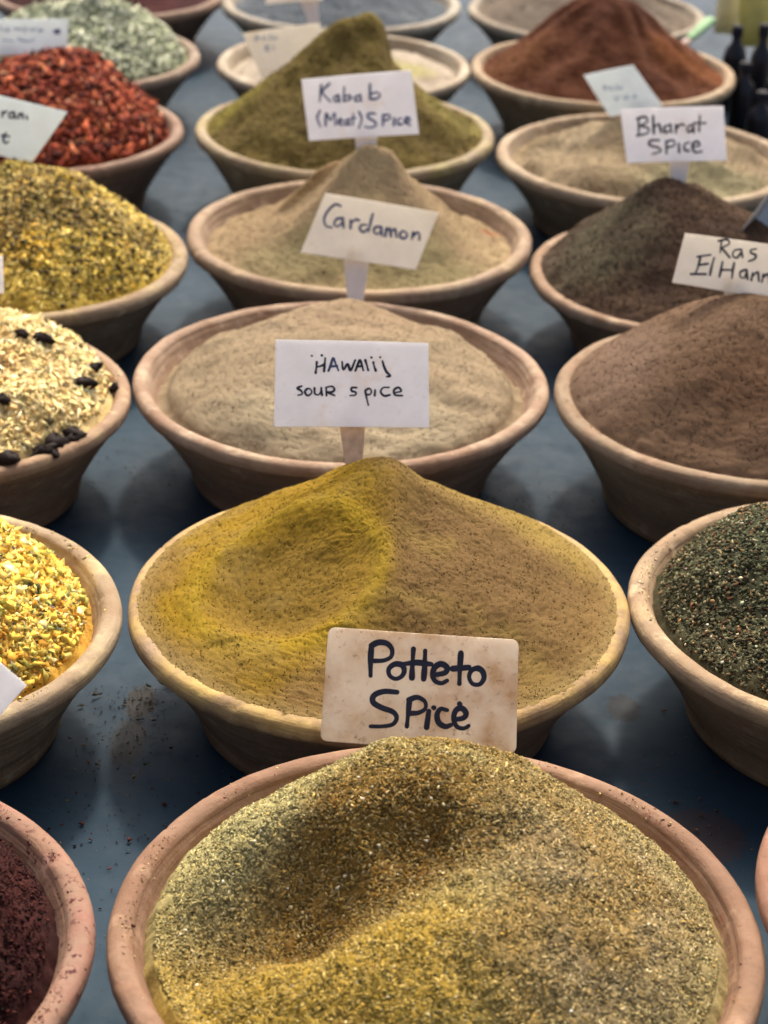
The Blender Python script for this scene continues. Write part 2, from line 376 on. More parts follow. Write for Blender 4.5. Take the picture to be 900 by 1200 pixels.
FACT = {'R3': .88, 'G': .74, 'R5': .56, 'E': .70, 'B': .53, 'C': .62, 'D': .65, 'R2': .64, 'A': .84, 'L0': .55, 'R1': .85}
def heap(k, name, label, peak, prof, edge, colour, feat=None, rough=.0012, coarse=False, res=(110, 260), bowl_noise=.75):
    """peak=(u,v,ly): pixel of the summit and its distance behind the bowl centre (fractions of R); prof=(power, roundness); edge=(fraction of R, depth m)"""
    cx, cy, R, zr = geom(k)
    re, dep = edge; u, v, ly = peak; Y = cy + ly * R; P = at_y(u, v, Y); lx = (P[0] - cx) / R
    hp = P[2] - (zr - dep)
    px, py = lx, ly
    nr, na = res
    rr = np.linspace(0, 1, nr) ** .8; th = np.linspace(0, 2 * np.pi, na, endpoint=False)
    def hgt(X, Y):
        dx, dy = X - px, Y - py; d = np.hypot(dx, dy) + 1e-6
        ux, uy = dx / d, dy / d; b = px * ux + py * uy; c = px * px + py * py - re * re
        t = -b + np.sqrt(np.maximum(b * b - c, 1e-6)); rho = np.clip(d / t, 0, 1)
        rd = prof[1]; g = np.sqrt(rho ** 2 + rd ** 2) - rd; g = g / (math.sqrt(1 + rd * rd) - rd)
        z = hp * (1 - g) ** prof[0]
        n = (fbm(X * 3, Y * 3, 1, 3, hash(k) % 1 + len(k) * 7 + ord(k[-1])) * .006 + fbm(X * 11, Y * 11, 1, 3, ord(k[-1]) + 3) * (.0022 if coarse else .0009)) * bowl_noise
        z = z + n * ss(1.0, .85, rho)
        if feat is not None: z = z + feat(X, Y) * ss(1.0, .9, rho)
        return z + zr - dep
    X = (rr[:, None] * re * np.cos(th)[None, :]); Yg = (rr[:, None] * re * np.sin(th)[None, :])
    Z = hgt(X, Yg) + (1. if coarse else .55) * rough * fbm(X * 70, Yg * 70, 1, 3, 5, .7)
    ext = 1.03 if coarse else ((min(.95, re * 1.055) if re < .94 else .985) / re)
    X = np.concatenate([X, X[-1:] * ext]); Yg = np.concatenate([Yg, Yg[-1:] * ext]); nr += 1
    Z = np.concatenate([Z, Z[-1:] - (.007 if coarse else .002 if re < .94 else .006) + .0012 * fbm(X[-1:] * 25, Yg[-1:] * 25, 1, 3, 8)])
    ring_ = ss(.90, 1., np.hypot(X, Yg) / re); Z = Z + ring_ * .0022 * fbm(X * 14, Yg * 14, 1, 3, 15 + ord(k[-1])) * (re < .94)
    V = np.stack([X * R, Yg * R, Z], -1).reshape(-1, 3)
    i = np.arange(nr - 1)[:, None] * na; j = np.arange(na)[None, :]; j2 = (j + 1) % na
    F = np.stack([i + j, i + j2, i + na + j2, i + na + j], -1).reshape(-1, 4)
    fct = FACT.get(k, .92 if coarse else .68)
    C = colour(V[:, 0] / R, V[:, 1] / R) * fct
    o = mesh_obj(name, V, F, MAT_POWDER_COARSE if coarse else MAT_POWDER, None, C)
    o.location = (cx, cy, 0)
    tag(o, label, 'spice', 'heaps of spice filling the bowls')
    o['_'] = 0; del o['_']
    return o, hgt, (cx, cy, R, zr, re, fct)

def scatter(h, name, n, size, aspect, thick, palette, weights=None, colfun=None, mat=None, kind='tetra', lift=.3, seed=1, region=None, tilt=.6, vary=.2, sizevar=.4, spill=0.0):
    """n small pieces strewn over a heap as one part"""
    o, hgt, (cx, cy, R, zr, re, fct) = h
    r = np.random.default_rng(seed)
    m_ = int(n * 1.4) if region is None else n * 6
    a = r.random(m_) * 2 * np.pi; q = np.sqrt(r.random(m_)) * (re * .985 + spill); X = q * np.cos(a); Y = q * np.sin(a)
    if region is not None:
        keep = region(X, Y) > r.random(m_); X, Y = X[keep], Y[keep]
    X, Y = X[:n], Y[:n]; n = len(X)
    e = .006; Xc = X * np.minimum(1, .995 * re / np.maximum(np.hypot(X, Y), 1e-6)); Yc = Y * np.minimum(1, .995 * re / np.maximum(np.hypot(X, Y), 1e-6))
    Z = hgt(Xc, Yc); zx = (hgt(Xc + e, Yc) - Z) / (e * R); zy = (hgt(Xc, Yc + e) - Z) / (e * R)
    zx = np.clip(zx, -1.5, 1.5); zy = np.clip(zy, -1.5, 1.5)
    N = np.stack([-zx, -zy, np.ones(n)], -1); N += r.normal(0, tilt, (n, 3)); N /= np.linalg.norm(N, axis=1)[:, None]
    T = r.normal(0, 1, (n, 3)); T -= (T * N).sum(1)[:, None] * N; T /= np.linalg.norm(T, axis=1)[:, None]; B = np.cross(N, T)
    s = size * np.exp(r.normal(0, sizevar, n).clip(-1, .65)); L = s[:, None] * T * .5; W = (s * aspect)[:, None] * B * .5; H = (s * thick)[:, None] * N * .5
    P = np.stack([X * R, Y * R, Z], -1) + N * (s * lift * max(thick, .35))[:, None]
    jit = lambda a=.25: 1 + r.uniform(-a, a, (n, 1))
    if kind == 'tetra':
        V = np.stack([P - L * jit() - H, P + L * jit() - H * .6, P + W * jit() * 1.2 - H, P + H * 1.4 + L * r.uniform(-.5, .5, (n, 1))], 1); F0 = np.array([(0, 2, 1), (0, 1, 3), (1, 2, 3), (2, 0, 3)]); nv = 4
    elif kind == 'flake':      # bent four-sided scale with thickness from a raised middle
        V = np.stack([P - L * jit() - H * .4, P - W * jit() , P + L * jit() - H * .2, P + W * jit() + H * .2, P + H * 1.2], 1); F0 = np.array([(0, 1, 4), (1, 2, 4), (2, 3, 4), (3, 0, 4), (0, 3, 1), (1, 3, 2)]); nv = 5
    else:                      # chunk: skewed octahedron
        V = np.stack([P - L * jit(), P + L * jit(), P - W * jit(), P + W * jit(), P - H, P + H * jit()], 1)
        F0 = np.array([(0, 2, 5), (2, 1, 5), (1, 3, 5), (3, 0, 5), (2, 0, 4), (1, 2, 4), (3, 1, 4), (0, 3, 4)]); nv = 6
    if colfun is not None: C = colfun(X, Y, r)
    else:
        pc, pw = pal(palette, weights); C = pc[r.choice(len(pc), n, p=pw)]
    C = C * fct * np.exp(r.normal(0, vary, (n, 1)))
    F = (F0[None] + (np.arange(n) * nv)[:, None, None]).reshape(-1, 3)
    ob = mesh_obj(name, V.reshape(-1, 3), F, mat or MAT_CRUMB, o, np.repeat(np.clip(C, 0, .95), nv, 0), smooth=False)
    ob['kind'] = 'stuff'
    return ob

def cmix(base, spots):
    """base sRGB; spots: (colour, function(X,Y)->0..1)"""
    b = lin(base)
    def f(X, Y, r=None):
        c = np.repeat(b[None], len(X), 0)
        for col, fn in spots:
            w_ = np.clip(fn(X, Y), 0, 1)[:, None]; c = c * (1 - w_) + lin(col)[None] * w_
        return c
    return f
def blob(x, y, rx, ry, soft=.5, ang=0.):
    ca, sa_ = math.cos(ang), math.sin(ang)
    def f(X, Y):
        dx, dy = X - x, Y - y; a_ = (dx * ca + dy * sa_) / rx; b_ = (-dx * sa_ + dy * ca) / ry
        return ss(1 + soft, 1 - soft, np.hypot(a_, b_) + .15 * fbm(X * 5, Y * 5, 1, 3, 9))
    return f
def ns(f, lo, hi, seed, amt=1.):
    return lambda X, Y: amt * ss(lo, hi, fbm(X * f, Y * f, 1, 4, seed))
def gz(x, y, rx, ry, ang=0.):
    ca, sa_ = math.cos(ang), math.sin(ang)
    return lambda X, Y: np.exp(-(((X - x) * ca + (Y - y) * sa_) / rx) ** 2 - ((-(X - x) * sa_ + (Y - y) * ca) / ry) ** 2)

# front bowl: coarse olive herb mix with a scooped hollow
def featA(X, Y):
    yy = np.where(Y > .0, (Y - .0) * 1.5, Y); w_ = .05 * fbm(X * 4, Y * 4, 1, 2, 71)
    d1 = gz(-.36, -.12, .48, .30, .28)(X + w_, yy + w_); d2 = gz(-.50, -.15, .2, .16)(X, Y)
    return -.050 * d1 - .006 * d2 + .010 * gz(.05, .42, .35, .12)(X, Y) + .007 * gz(-.15, -.35, .45, .2)(X, Y)
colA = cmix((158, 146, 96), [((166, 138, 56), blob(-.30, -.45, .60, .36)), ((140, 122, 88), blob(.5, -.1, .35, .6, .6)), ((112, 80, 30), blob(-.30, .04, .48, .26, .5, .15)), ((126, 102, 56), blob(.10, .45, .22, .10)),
                            ((170, 162, 112), blob(-.66, .34, .24, .36)), ((150, 120, 60), ns(4, .1, .9, 3, .5))])
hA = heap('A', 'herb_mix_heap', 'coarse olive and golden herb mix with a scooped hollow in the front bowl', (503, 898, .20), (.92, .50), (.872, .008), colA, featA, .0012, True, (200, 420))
def fcA(X, Y, r):
    c = colA(X, Y); pc, pw = pal([(158, 148, 92), (204, 192, 136), (124, 102, 54), (194, 158, 72), (140, 130, 78), (222, 208, 164), (94, 74, 42)], [3, 2.4, 1.8, 1.8, 1.8, .5, .7])
    return c * .74 + .34 * pc[r.choice(len(pc), len(X), p=pw)]
scatter(hA, 'herb_flakes', 80000, .0029, .34, .16, None, colfun=fcA, mat=MAT_CRUMB, kind='flake', tilt=.55, vary=.22, seed=3, lift=.2)
scatter(hA, 'herb_dust', 70000, .0019, .5, .4, None, colfun=fcA, mat=MAT_CRUMB, kind='tetra', tilt=.6, vary=.25, seed=33)
scatter(hA, 'pale_seeds', 900, .0018, .7, .5, [(226, 206, 150), (240, 226, 190), (210, 170, 80)], mat=MAT_FLAKE, kind='chunk', tilt=.8, seed=4)

# second bowl: turmeric-tinged potato spice
def featB(X, Y):
    ring = np.hypot((X + .36) / .36, (Y + .18) / .38); rim = np.exp(-((ring - 1.0) / .13) ** 2)
    dent = ss(1.05, .35, ring)
    return -.015 * dent + .0018 * rim * (Y > -.5) + .010 * gz(.04, -.02, .06, .42)(X, Y) - .004 * gz(.16, .42, .05, .14)(X, Y) + .003 * gz(.22, .3, .1, .1)(X, Y)
colB = cmix((150, 120, 70), [((170, 136, 30), blob(-.42, -.02, .50, .74, .25)), ((150, 120, 46), blob(-.36, -.18, .30, .30, .4)), ((172, 146, 74), blob(.55, .45, .5, .3)), ((132, 104, 62), blob(.38, -.15, .38, .55)),
                            ((182, 152, 40), lambda X, Y: .8 * np.exp(-((np.hypot((X + .36) / .36, (Y + .18) / .38) - 1.02) / .12) ** 2)), ((166, 140, 74), ns(5, .1, .9, 5, .45)), ((176, 152, 96), lambda X, Y: ss(.86, .97, np.hypot(X, Y)) * .7)])
hB = heap('B', 'ground_spice_heap', 'yellow brown ground potato spice, steep peak and oval scooped ring', (437, 543, .40), (1.02, .10), (.968, .0012), colB, featB, .0010, False, (180, 400))
def fcs(colf, pals, wts, a=.6):
    def f(X, Y, r):
        pc, pw = pal(pals, wts); return colf(X, Y) * a + (1 - a) * pc[r.choice(len(pc), len(X), p=pw)]
    return f
scatter(hB, 'loose_grains', 30000, .0008, .7, .6, None, colfun=fcs(colB, [(152, 124, 66), (186, 160, 92), (128, 102, 54)], [3, 2, 1.4]), seed=5, tilt=.9, vary=.22)

# third bowl: beige powder
def featC(X, Y):
    return .004 * gz(-.3, .35, .5, .10, .5)(X, Y) + .003 * fbm(X * 2.2, Y * 5, 1, 3, 12) - .005 * gz(.35, .55, .18, .1)(X, Y)
colC = cmix((164, 146, 116), [((168, 146, 116), blob(.0, .5, .5, .25)), ((172, 158, 128), blob(.1, -.6, .7, .3)), ((182, 162, 132), ns(3, 0, .9, 8, .4))])
hC = heap('C', 'ground_spice_heap', 'low beige powder behind the Hawaij soup spice card', (430, 368, .42), (.52, .9), (.835, .017), colC, featC, .0010)
scatter(hC, 'loose_grains', 26000, .0008, .7, .6, None, colfun=fcs(colC, [(170, 148, 120), (198, 178, 146), (132, 112, 86)], [3, 2, 1.2]), seed=6, tilt=.9, vary=.2)

# fourth: cardamom
def featD(X, Y):
    return .010 * gz(.18, .10, .07, .1)(X, Y) + .006 * gz(-.25, .22, .3, .05, .6)(X, Y) - .006 * gz(-.25, .05, .18, .07, .6)(X, Y) + .004 * gz(.45, .2, .35, .05, -.4)(X, Y)
colD = cmix((164, 142, 108), [((170, 140, 108), blob(-.3, .3, .3, .15)), ((146, 134, 96), blob(.1, -.5, .8, .28)), ((180, 160, 118), ns(3.3, 0, .9, 18, .6)), ((176, 84, 50), blob(.75, .27, .06, .04)), ((120, 96, 62), blob(-.30, .12, .2, .06, .5, .5))])
hD = heap('D', 'ground_spice_heap', 'tan ground cardamom rising to a small lumpy peak', (430, 166, .10), (1.5, .07), (.84, .015), colD, featD, .0012)
scatter(hD, 'loose_grains', 18000, .0010, .7, .6, None, colfun=fcs(colD, [(160, 142, 104), (204, 186, 140), (110, 94, 60)], [3, 2, 2]), seed=7, tilt=.9)

# fifth: olive green, tall with a steep right side
def featE(X, Y):
    return .022 * gz(-.08, .1, .22, .14, .3)(X, Y) + .004 * fbm(X * 4, Y * 4, 1, 3, 22) + .008 * gz(-.5, -.1, .3, .12, .4)(X, Y) - .034 * ss(.235, .33, X + .03 * fbm(Y * 6, X * 3, 1, 2, 77)) * np.exp(-((X - .25) / .42) ** 2 - ((Y - .22) / .5) ** 2)
colE = cmix((118, 102, 54), [((142, 132, 58), blob(-.72, .05, .22, .25)), ((130, 118, 58), blob(-.05, .35, .3, .2)), ((104, 90, 48), blob(.1, -.5, .7, .25)), ((136, 126, 66), blob(.72, .0, .2, .3)), ((94, 80, 44), ns(4, .1, .8, 28, .6))])
hE = heap('E', 'ground_spice_heap', 'tall olive green heap of kebab meat spice, steep on its right', (437, 22, .22), (1.0, .05), (.925, .003), colE, featE, .0016)
scatter(hE, 'loose_grains', 16000, .0016, .7, .6, None, colfun=fcs(colE, [(112, 100, 44), (160, 150, 70), (76, 64, 26)], [3, 2, 2]), seed=8, tilt=.9)

def simple(k, name, label, peak, prof, edge, colf, feat=None, rough=.0012, coarse=False, grains=8000, gsize=.0014, pals=None, seed=1, **kw):
    h = heap(k, name, label, peak, prof, edge, colf, feat, rough, coarse, **kw)
    if grains:
        b = pals or [(150, 130, 100), (190, 170, 130), (90, 70, 50)]
        scatter(h, 'loose_grains', grains, gsize, .7, .6, None, colfun=fcs(colf, b, None), seed=seed, tilt=.9)
    return h
hF = simple('F', 'ground_spice_heap', 'pale cream powder in small far bowl behind the olive heap', (400, 55, .3), (1.2, .4), (.84, .014), cmix((190, 178, 158), [((168, 154, 134), ns(3, 0, .8, 31, .7)), ((180, 172, 120), blob(.5, 0, .2, .2))]), seed=11, grains=5000, pals=[(190, 178, 158), (210, 200, 180)])
hG = simple('G', 'ground_spice_heap', 'grey blue seeds in the farthest middle bowl', (400, -42, .2), (1.2, .5), (.86, .012), cmix((98, 106, 112), [((124, 130, 134), ns(4, 0, .8, 33, .6))]), seed=12, grains=9000, pals=[(96, 104, 112), (130, 138, 144), (64, 70, 76)])
hH = simple('H', 'ground_spice_heap', 'grey brown powder in the farthest right bowl', (700, -38, .2), (1.2, .5), (.86, .010), cmix((124, 112, 98), [((150, 138, 120), ns(3, 0, .8, 35, .7))]), seed=13, grains=6000, pals=[(124, 112, 98), (160, 150, 130)])
def featR5(X, Y):
    a_ = np.arctan2(Y - .1, X); return .004 * np.sin(a_ * 9 + 2 * fbm(X * 3, Y * 3, 1, 2, 41)) * ss(.05, .4, np.hypot(X, Y - .1)) + .010 * gz(.25, .1, .12, .3, -.6)(X, Y)
hR5 = simple('R5', 'ground_spice_heap', 'tall red brown cone of powder near the top edge', (703, -12, .12), (1.05, .08), (.89, .006), cmix((110, 66, 42), [((140, 84, 44), blob(.65, -.1, .3, .3)), ((92, 52, 34), ns(3.2, .1, .9, 37, .7)), ((124, 78, 44), blob(-.7, -.1, .25, .3))]), featR5, .0014, seed=14, grains=12000, pals=[(112, 62, 36), (150, 90, 50), (70, 38, 24)])
def featR4(X, Y):
    return .006 * np.sin((X * .6 + Y) * 9 + 2.5 * fbm(X * 2, Y * 2, 1, 2, 43)) + .004 * fbm(X * 5, Y * 5, 1, 2, 44)
hR4 = simple('R4', 'ground_spice_heap', 'shallow tan powder with raked ridges behind the Bharat card', (755, 140, .35), (1.1, .6), (.85, .012), cmix((160, 142, 112), [((136, 118, 88), ns(3, 0, .8, 45, .8)), ((150, 142, 108), blob(.4, -.5, .5, .3)), ((178, 160, 128), blob(-.3, .3, .5, .15, .5, .5))]), featR4, .0012, seed=15, grains=14000, pals=[(160, 142, 112), (196, 180, 146), (110, 92, 66)])
hR3 = simple('R3', 'ground_spice_heap', 'dark chocolate brown heap pointed behind the Ras ElHan card', (782, 209, .12), (.95, .12), (.93, .002), cmix((70, 54, 42), [((86, 68, 50), ns(3, 0, .9, 47, .6)), ((80, 74, 56), blob(-.6, -.1, .3, .4, .5)), ((54, 42, 34), ns(6, .2, .8, 48, .5))]), None, .0014, seed=16, grains=24000, pals=[(70, 54, 42), (104, 84, 62), (40, 30, 24)])
def featR2(X, Y):
    return .010 * gz(0, .1, .3, .25)(X, Y) + .006 * gz(-.35, -.1, .3, .4)(X, Y)
hR2 = simple('R2', 'ground_spice_heap', 'smooth rounded brown powder heap at the right edge', (866, 366, .05), (.82, .30), (.925, .002), cmix((118, 94, 72), [((130, 106, 84), ns(3, 0, .9, 49, .5)), ((134, 110, 90), blob(-.72, .0, .2, .4)), ((104, 78, 56), blob(.1, -.5, .5, .3, .6))]), featR2, .0011, seed=17, grains=26000, gsize=.0009, pals=[(122, 92, 68), (160, 128, 100), (84, 60, 42)])

# right: dark green herbs
colR1 = cmix((76, 72, 50), [((86, 72, 48), ns(3, 0, .8, 51, .7)), ((70, 78, 56), blob(-.3, .2, .5, .5))])
hR1 = heap('R1', 'dried_herb_heap', 'dark green dried herb mix flecked with white and red at the right edge', (930, 600, .15), (.9, .5), (.885, .006), colR1, None, .0015, True, (120, 280))
scatter(hR1, 'herb_flakes', 42000, .0034, .5, .22, [(76, 78, 54), (98, 98, 70), (106, 90, 60), (56, 54, 38), (128, 120, 88), (100, 66, 44)], [4, 3, 2, 3, 1.4, .8], mat=MAT_CRUMB, kind='flake', tilt=.65, vary=.3, seed=18)
scatter(hR1, 'sesame_seeds', 1500, .0024, .65, .5, [(222, 204, 160), (236, 226, 200), (200, 160, 100), (190, 196, 160)], mat=MAT_FLAKE, kind='chunk', tilt=.7, seed=19)
scatter(hR1, 'red_flakes', 160, .0036, .7, .3, [(150, 62, 36), (170, 80, 50), (180, 130, 80)], mat=MAT_FLAKE, kind='flake', tilt=.5, seed=20)
hR0 = simple('R0', 'ground_spice_heap', 'powder inside the bowl at lower right edge, hidden by its rim', (1060, 985, 0), (1.1, .4), (.86, .012), cmix((150, 110, 70), []), seed=21, grains=3000)

# left column
colL0 = cmix((62, 30, 28), [((78, 38, 34), ns(4, 0, .8, 53, .7)), ((48, 22, 22), ns(8, .1, .8, 54, .6))])
hL0 = heap('L0', 'ground_spice_heap', 'coarse dark burgundy powder in the lower left bowl', (-60, 1010, .1), (.9, .5), (.87, .010), colL0, lambda X, Y: .005 * fbm(X * 4, Y * 4, 1, 3, 55), .0022, True, (120, 280))
scatter(hL0, 'loose_grains', 40000, .0018, .7, .6, [(66, 30, 28), (90, 44, 38), (40, 18, 18), (110, 62, 52)], [4, 2, 3, .5], seed=22, tilt=.8, vary=.25)

colL1 = cmix((206, 164, 70), [((214, 150, 66), ns(4, 0, .8, 56, .7)), ((200, 184, 84), blob(.2, .5, .5, .25))])
hL1 = heap('L1', 'dried_granule_heap', 'bright yellow and orange dried granules with dark green bits at left edge', (-40, 640, .1), (.9, .6), (.86, .010), colL1, None, .002, True, (100, 240))
scatter(hL1, 'yellow_granules', 9500, .0078, .6, .34, [(240, 200, 84), (244, 210, 112), (236, 176, 70), (232, 222, 110), (214, 190, 90), (248, 232, 160), (150, 150, 84)], [4, 3, 2.4, 3, 1.6, 1, .8], mat=MAT_CRUMB, kind='tetra', tilt=.9, vary=.16, seed=23)
scatter(hL1, 'small_granules', 9000, .0046, .6, .5, [(236, 196, 96), (240, 214, 140), (216, 156, 60), (190, 170, 80)], mat=MAT_CRUMB, kind='tetra', tilt=.9, vary=.2, seed=24)
scatter(hL1, 'dark_green_bits', 900, .0056, .6, .35, [(70, 76, 50), (92, 92, 92), (60, 50, 36), (110, 116, 80)], mat=MAT_FLAKE, kind='flake', tilt=.5, seed=25)

colL2 = cmix((226, 204, 142), [((232, 186, 120), blob(-.1, -.1, .5, .3)), ((224, 210, 160), ns(4, 0, .8, 57, .6))])
hL2 = heap('L2', 'dried_onion_heap', 'cream and orange dried onion flakes studded with dark raisins', (10, 380, .25), (.70, .6), (.89, .003), colL2, lambda X, Y: .004 * fbm(X * 5, Y * 5, 1, 3, 58), .002, True, (100, 240))
cfL2 = lambda X, Y, r: (lambda p: (.45 * colL2(X, Y) + .6 * p[0][r.choice(len(p[0]), len(X), p=p[1])]))(pal([(236, 214, 150), (240, 226, 184), (226, 180, 120), (220, 206, 140), (200, 172, 106), (240, 190, 110)], [4, 3, 1.6, 2, 1.4, 1.2]))
scatter(hL2, 'onion_flakes', 13000, .0090, .34, .16, None, colfun=cfL2, mat=MAT_CRUMB, kind='tetra', tilt=.9, vary=.16, seed=26)
scatter(hL2, 'onion_crumbs', 9000, .0040, .6, .4, None, colfun=cfL2, mat=MAT_CRUMB, kind='tetra', tilt=.8, vary=.16, seed=27)

colL3 = cmix((206, 180, 84), [((204, 182, 86), blob(-.2, .4, .6, .4)), ((132, 110, 66), blob(.35, -.10, .55, .28)), ((132, 98, 50), blob(-.15, -.5, .4, .22)), ((214, 170, 50), blob(.22, -.55, .14, .1)), ((190, 160, 50), ns(5, .1, .8, 59, .6))])
hL3 = heap('L3', 'dried_mix_heap', 'steep heap of crumbly yellow mix with dark specks, left side', (45, 194, .15), (.86, .35), (.90, .003), colL3, lambda X, Y: .003 * fbm(X * 5, Y * 5, 1, 3, 60), .002, True, (110, 260))
scatter(hL3, 'yellow_crumbs', 24000, .0055, .5, .3, None, colfun=fcs(colL3, [(216, 192, 96), (236, 216, 136), (112, 92, 52), (180, 148, 66), (228, 178, 70), (140, 134, 90)], [3, 2.6, 2, 2, 1, 1.2], .42), mat=MAT_FLAKE, kind='tetra', tilt=.8, vary=.25, seed=28)
scatter(hL3, 'dark_bits', 1500, .0058, .7, .5, [(84, 68, 46), (110, 92, 60), (70, 62, 44)], mat=MAT_CRUMB, kind='tetra', seed=29, region=lambda X, Y: .15 + .85 * blob(.35, -.35, .5, .35)(X, Y))

colL4 = cmix((140, 66, 42), [((112, 40, 28), ns(4, 0, .8, 61, .7)), ((176, 84, 48), ns(6, .1, .8, 62, .6))])
hL4 = heap('L4', 'chilli_flake_heap', 'heap of coarse red and rust coloured chilli flakes', (75, 66, .12), (.8, .5), (.88, .006), colL4, None, .0025, True, (100, 240))
scatter(hL4, 'chilli_flakes', 12000, .0120, .5, .2, [(158, 80, 52), (134, 60, 42), (100, 44, 34), (184, 112, 76), (62, 28, 24), (198, 146, 110)], [4, 4, 3.4, 1.3, 3, .3], mat=MAT_CRUMB, kind='flake', tilt=.7, vary=.2, seed=30)

colL5 = cmix((150, 160, 128), [((120, 140, 112), ns(5, 0, .8, 63, .7))])
hL5 = heap('L5', 'dried_leaf_heap', 'heap of pale grey green dried leaves at upper left', (120, 2, .15), (.8, .5), (.88, .005), colL5, None, .0025, True, (90, 220))
scatter(hL5, 'dried_leaves', 10000, .0098, .45, .2, [(172, 178, 148), (192, 196, 168), (146, 154, 120), (114, 122, 90), (206, 208, 186), (84, 90, 66)], [4, 3, 3, 1.6, 1.5, 1.2], mat=MAT_FLAKE, kind='flake', tilt=.7, vary=.14, seed=31)
hL6 = simple('L6', 'ground_spice_heap', 'dark maroon powder in the farthest upper left bowl', (110, -45, .1), (1.1, .5), (.86, .010), cmix((66, 34, 34), [((84, 44, 42), ns(4, 0, .8, 65, .6))]), seed=32, grains=7000, pals=[(66, 34, 34), (90, 50, 46)])

scatter(hL2, 'dark_bits', 160, .0075, .6, .4, [(44, 30, 22), (70, 56, 40), (96, 84, 60)], mat=MAT_CRUMB, kind='chunk', tilt=.5, seed=46)
# raisins among the onion flakes: one mesh, many individual parts
def raisin_mesh(seed, lx, ly, lz):
    r = np.random.default_rng(seed); n, k = 12, 7; V = []
    for i in range(k):
        a = math.pi * i / (k - 1)
        for j in range(n):
            b = 2 * math.pi * j / n; f = 1 + .20 * math.sin(b * 4 + i * 1.7 + seed) + .15 * math.sin(b * 2 + seed * 2) + r.uniform(-.14, .14)
            V.append((lx * math.sin(a) * math.cos(b) * f, ly * math.sin(a) * math.sin(b) * f, lz * math.cos(a) * (1 + .25 * math.sin(b * 3 + seed))))
    F = [(i * n + j, i * n + (j + 1) % n, (i + 1) * n + (j + 1) % n, (i + 1) * n + j) for i in range(k - 1) for j in range(n)]
    me = bpy.data.meshes.new('raisin'); me.from_pydata(V, [], F); me.update(); me.polygons.foreach_set('use_smooth', np.ones(len(F), bool)); me.materials.append(MAT_RAISIN); return me
rms = [raisin_mesh(i, 1.0, .62 + .1 * (i % 3), .48 + .07 * (i % 4)) for i in range(6)]
cx, cy, R, zr = geom('L2')
for (u, v, s, rz) in ((50, 411, .0066, -.5), (99, 450, .0072, .3), (131, 455, .0055, -1.0), (86, 501, .0070, .9), (49, 488, .0060, .6), (50, 518, .0066, .2), (66, 517, .0075, .1), (84, 511, .0068, .3),
                      (60, 489, .0045, -.8), (112, 431, .0045, 0), (123, 413, .004, .4), (10, 541, .0075, .1), (26, 393, .004, .3), (2, 464, .005, .3), (110, 438, .004, .3), (-30, 430, .006, .4), (-60, 480, .007, 1.1), (-20, 500, .006, -.4), (70, 494, .005, -.8)):
    z = zr; 
    for _ in range(8):
        p = at_z(u, v, z); z = float(hL2[1](np.array([(p[0] - cx) / R]), np.array([(p[1] - cy) / R]))[0]) + .002
    hq = math.hypot(p[0] - cx, p[1] - cy)
    if hq > R * .97: continue
    o = bpy.data.objects.new('raisin', rms[random.randrange(6)]); COL.objects.link(o); o.parent = hL2[0]
    o.location = (p[0] - cx, p[1] - cy, z + s * .12); s *= 1.5; o.scale = (s * random.uniform(.75, 1.15), s * random.uniform(.8, 1.2), s); o.rotation_euler = (random.uniform(-.6, .6), random.uniform(-.6, .6), rz)

# ------------------------------------------------------------------ price cards on stakes
def catmull(P, n=6):
    P = np.array(P, float)
    if len(P) < 3: return P
    out = []; closed = np.allclose(P[0], P[-1])
    for i in range(len(P) - 1):
        p0 = P[i - 1] if i > 0 else (P[-2] if closed else 2 * P[0] - P[1]); p3 = P[i + 2] if i + 2 < len(P) else (P[1] if closed else 2 * P[-1] - P[-2])
        for t in np.linspace(0, 1, n, endpoint=False):
            out.append(.5 * (2 * P[i + 0] + (P[i + 1] - p0) * t + (2 * p0 - 5 * P[i] + 4 * P[i + 1] - p3) * t * t + (-p0 + 3 * P[i] - 3 * P[i + 1] + p3) * t ** 3))
    out.append(P[-1]); return np.array(out)

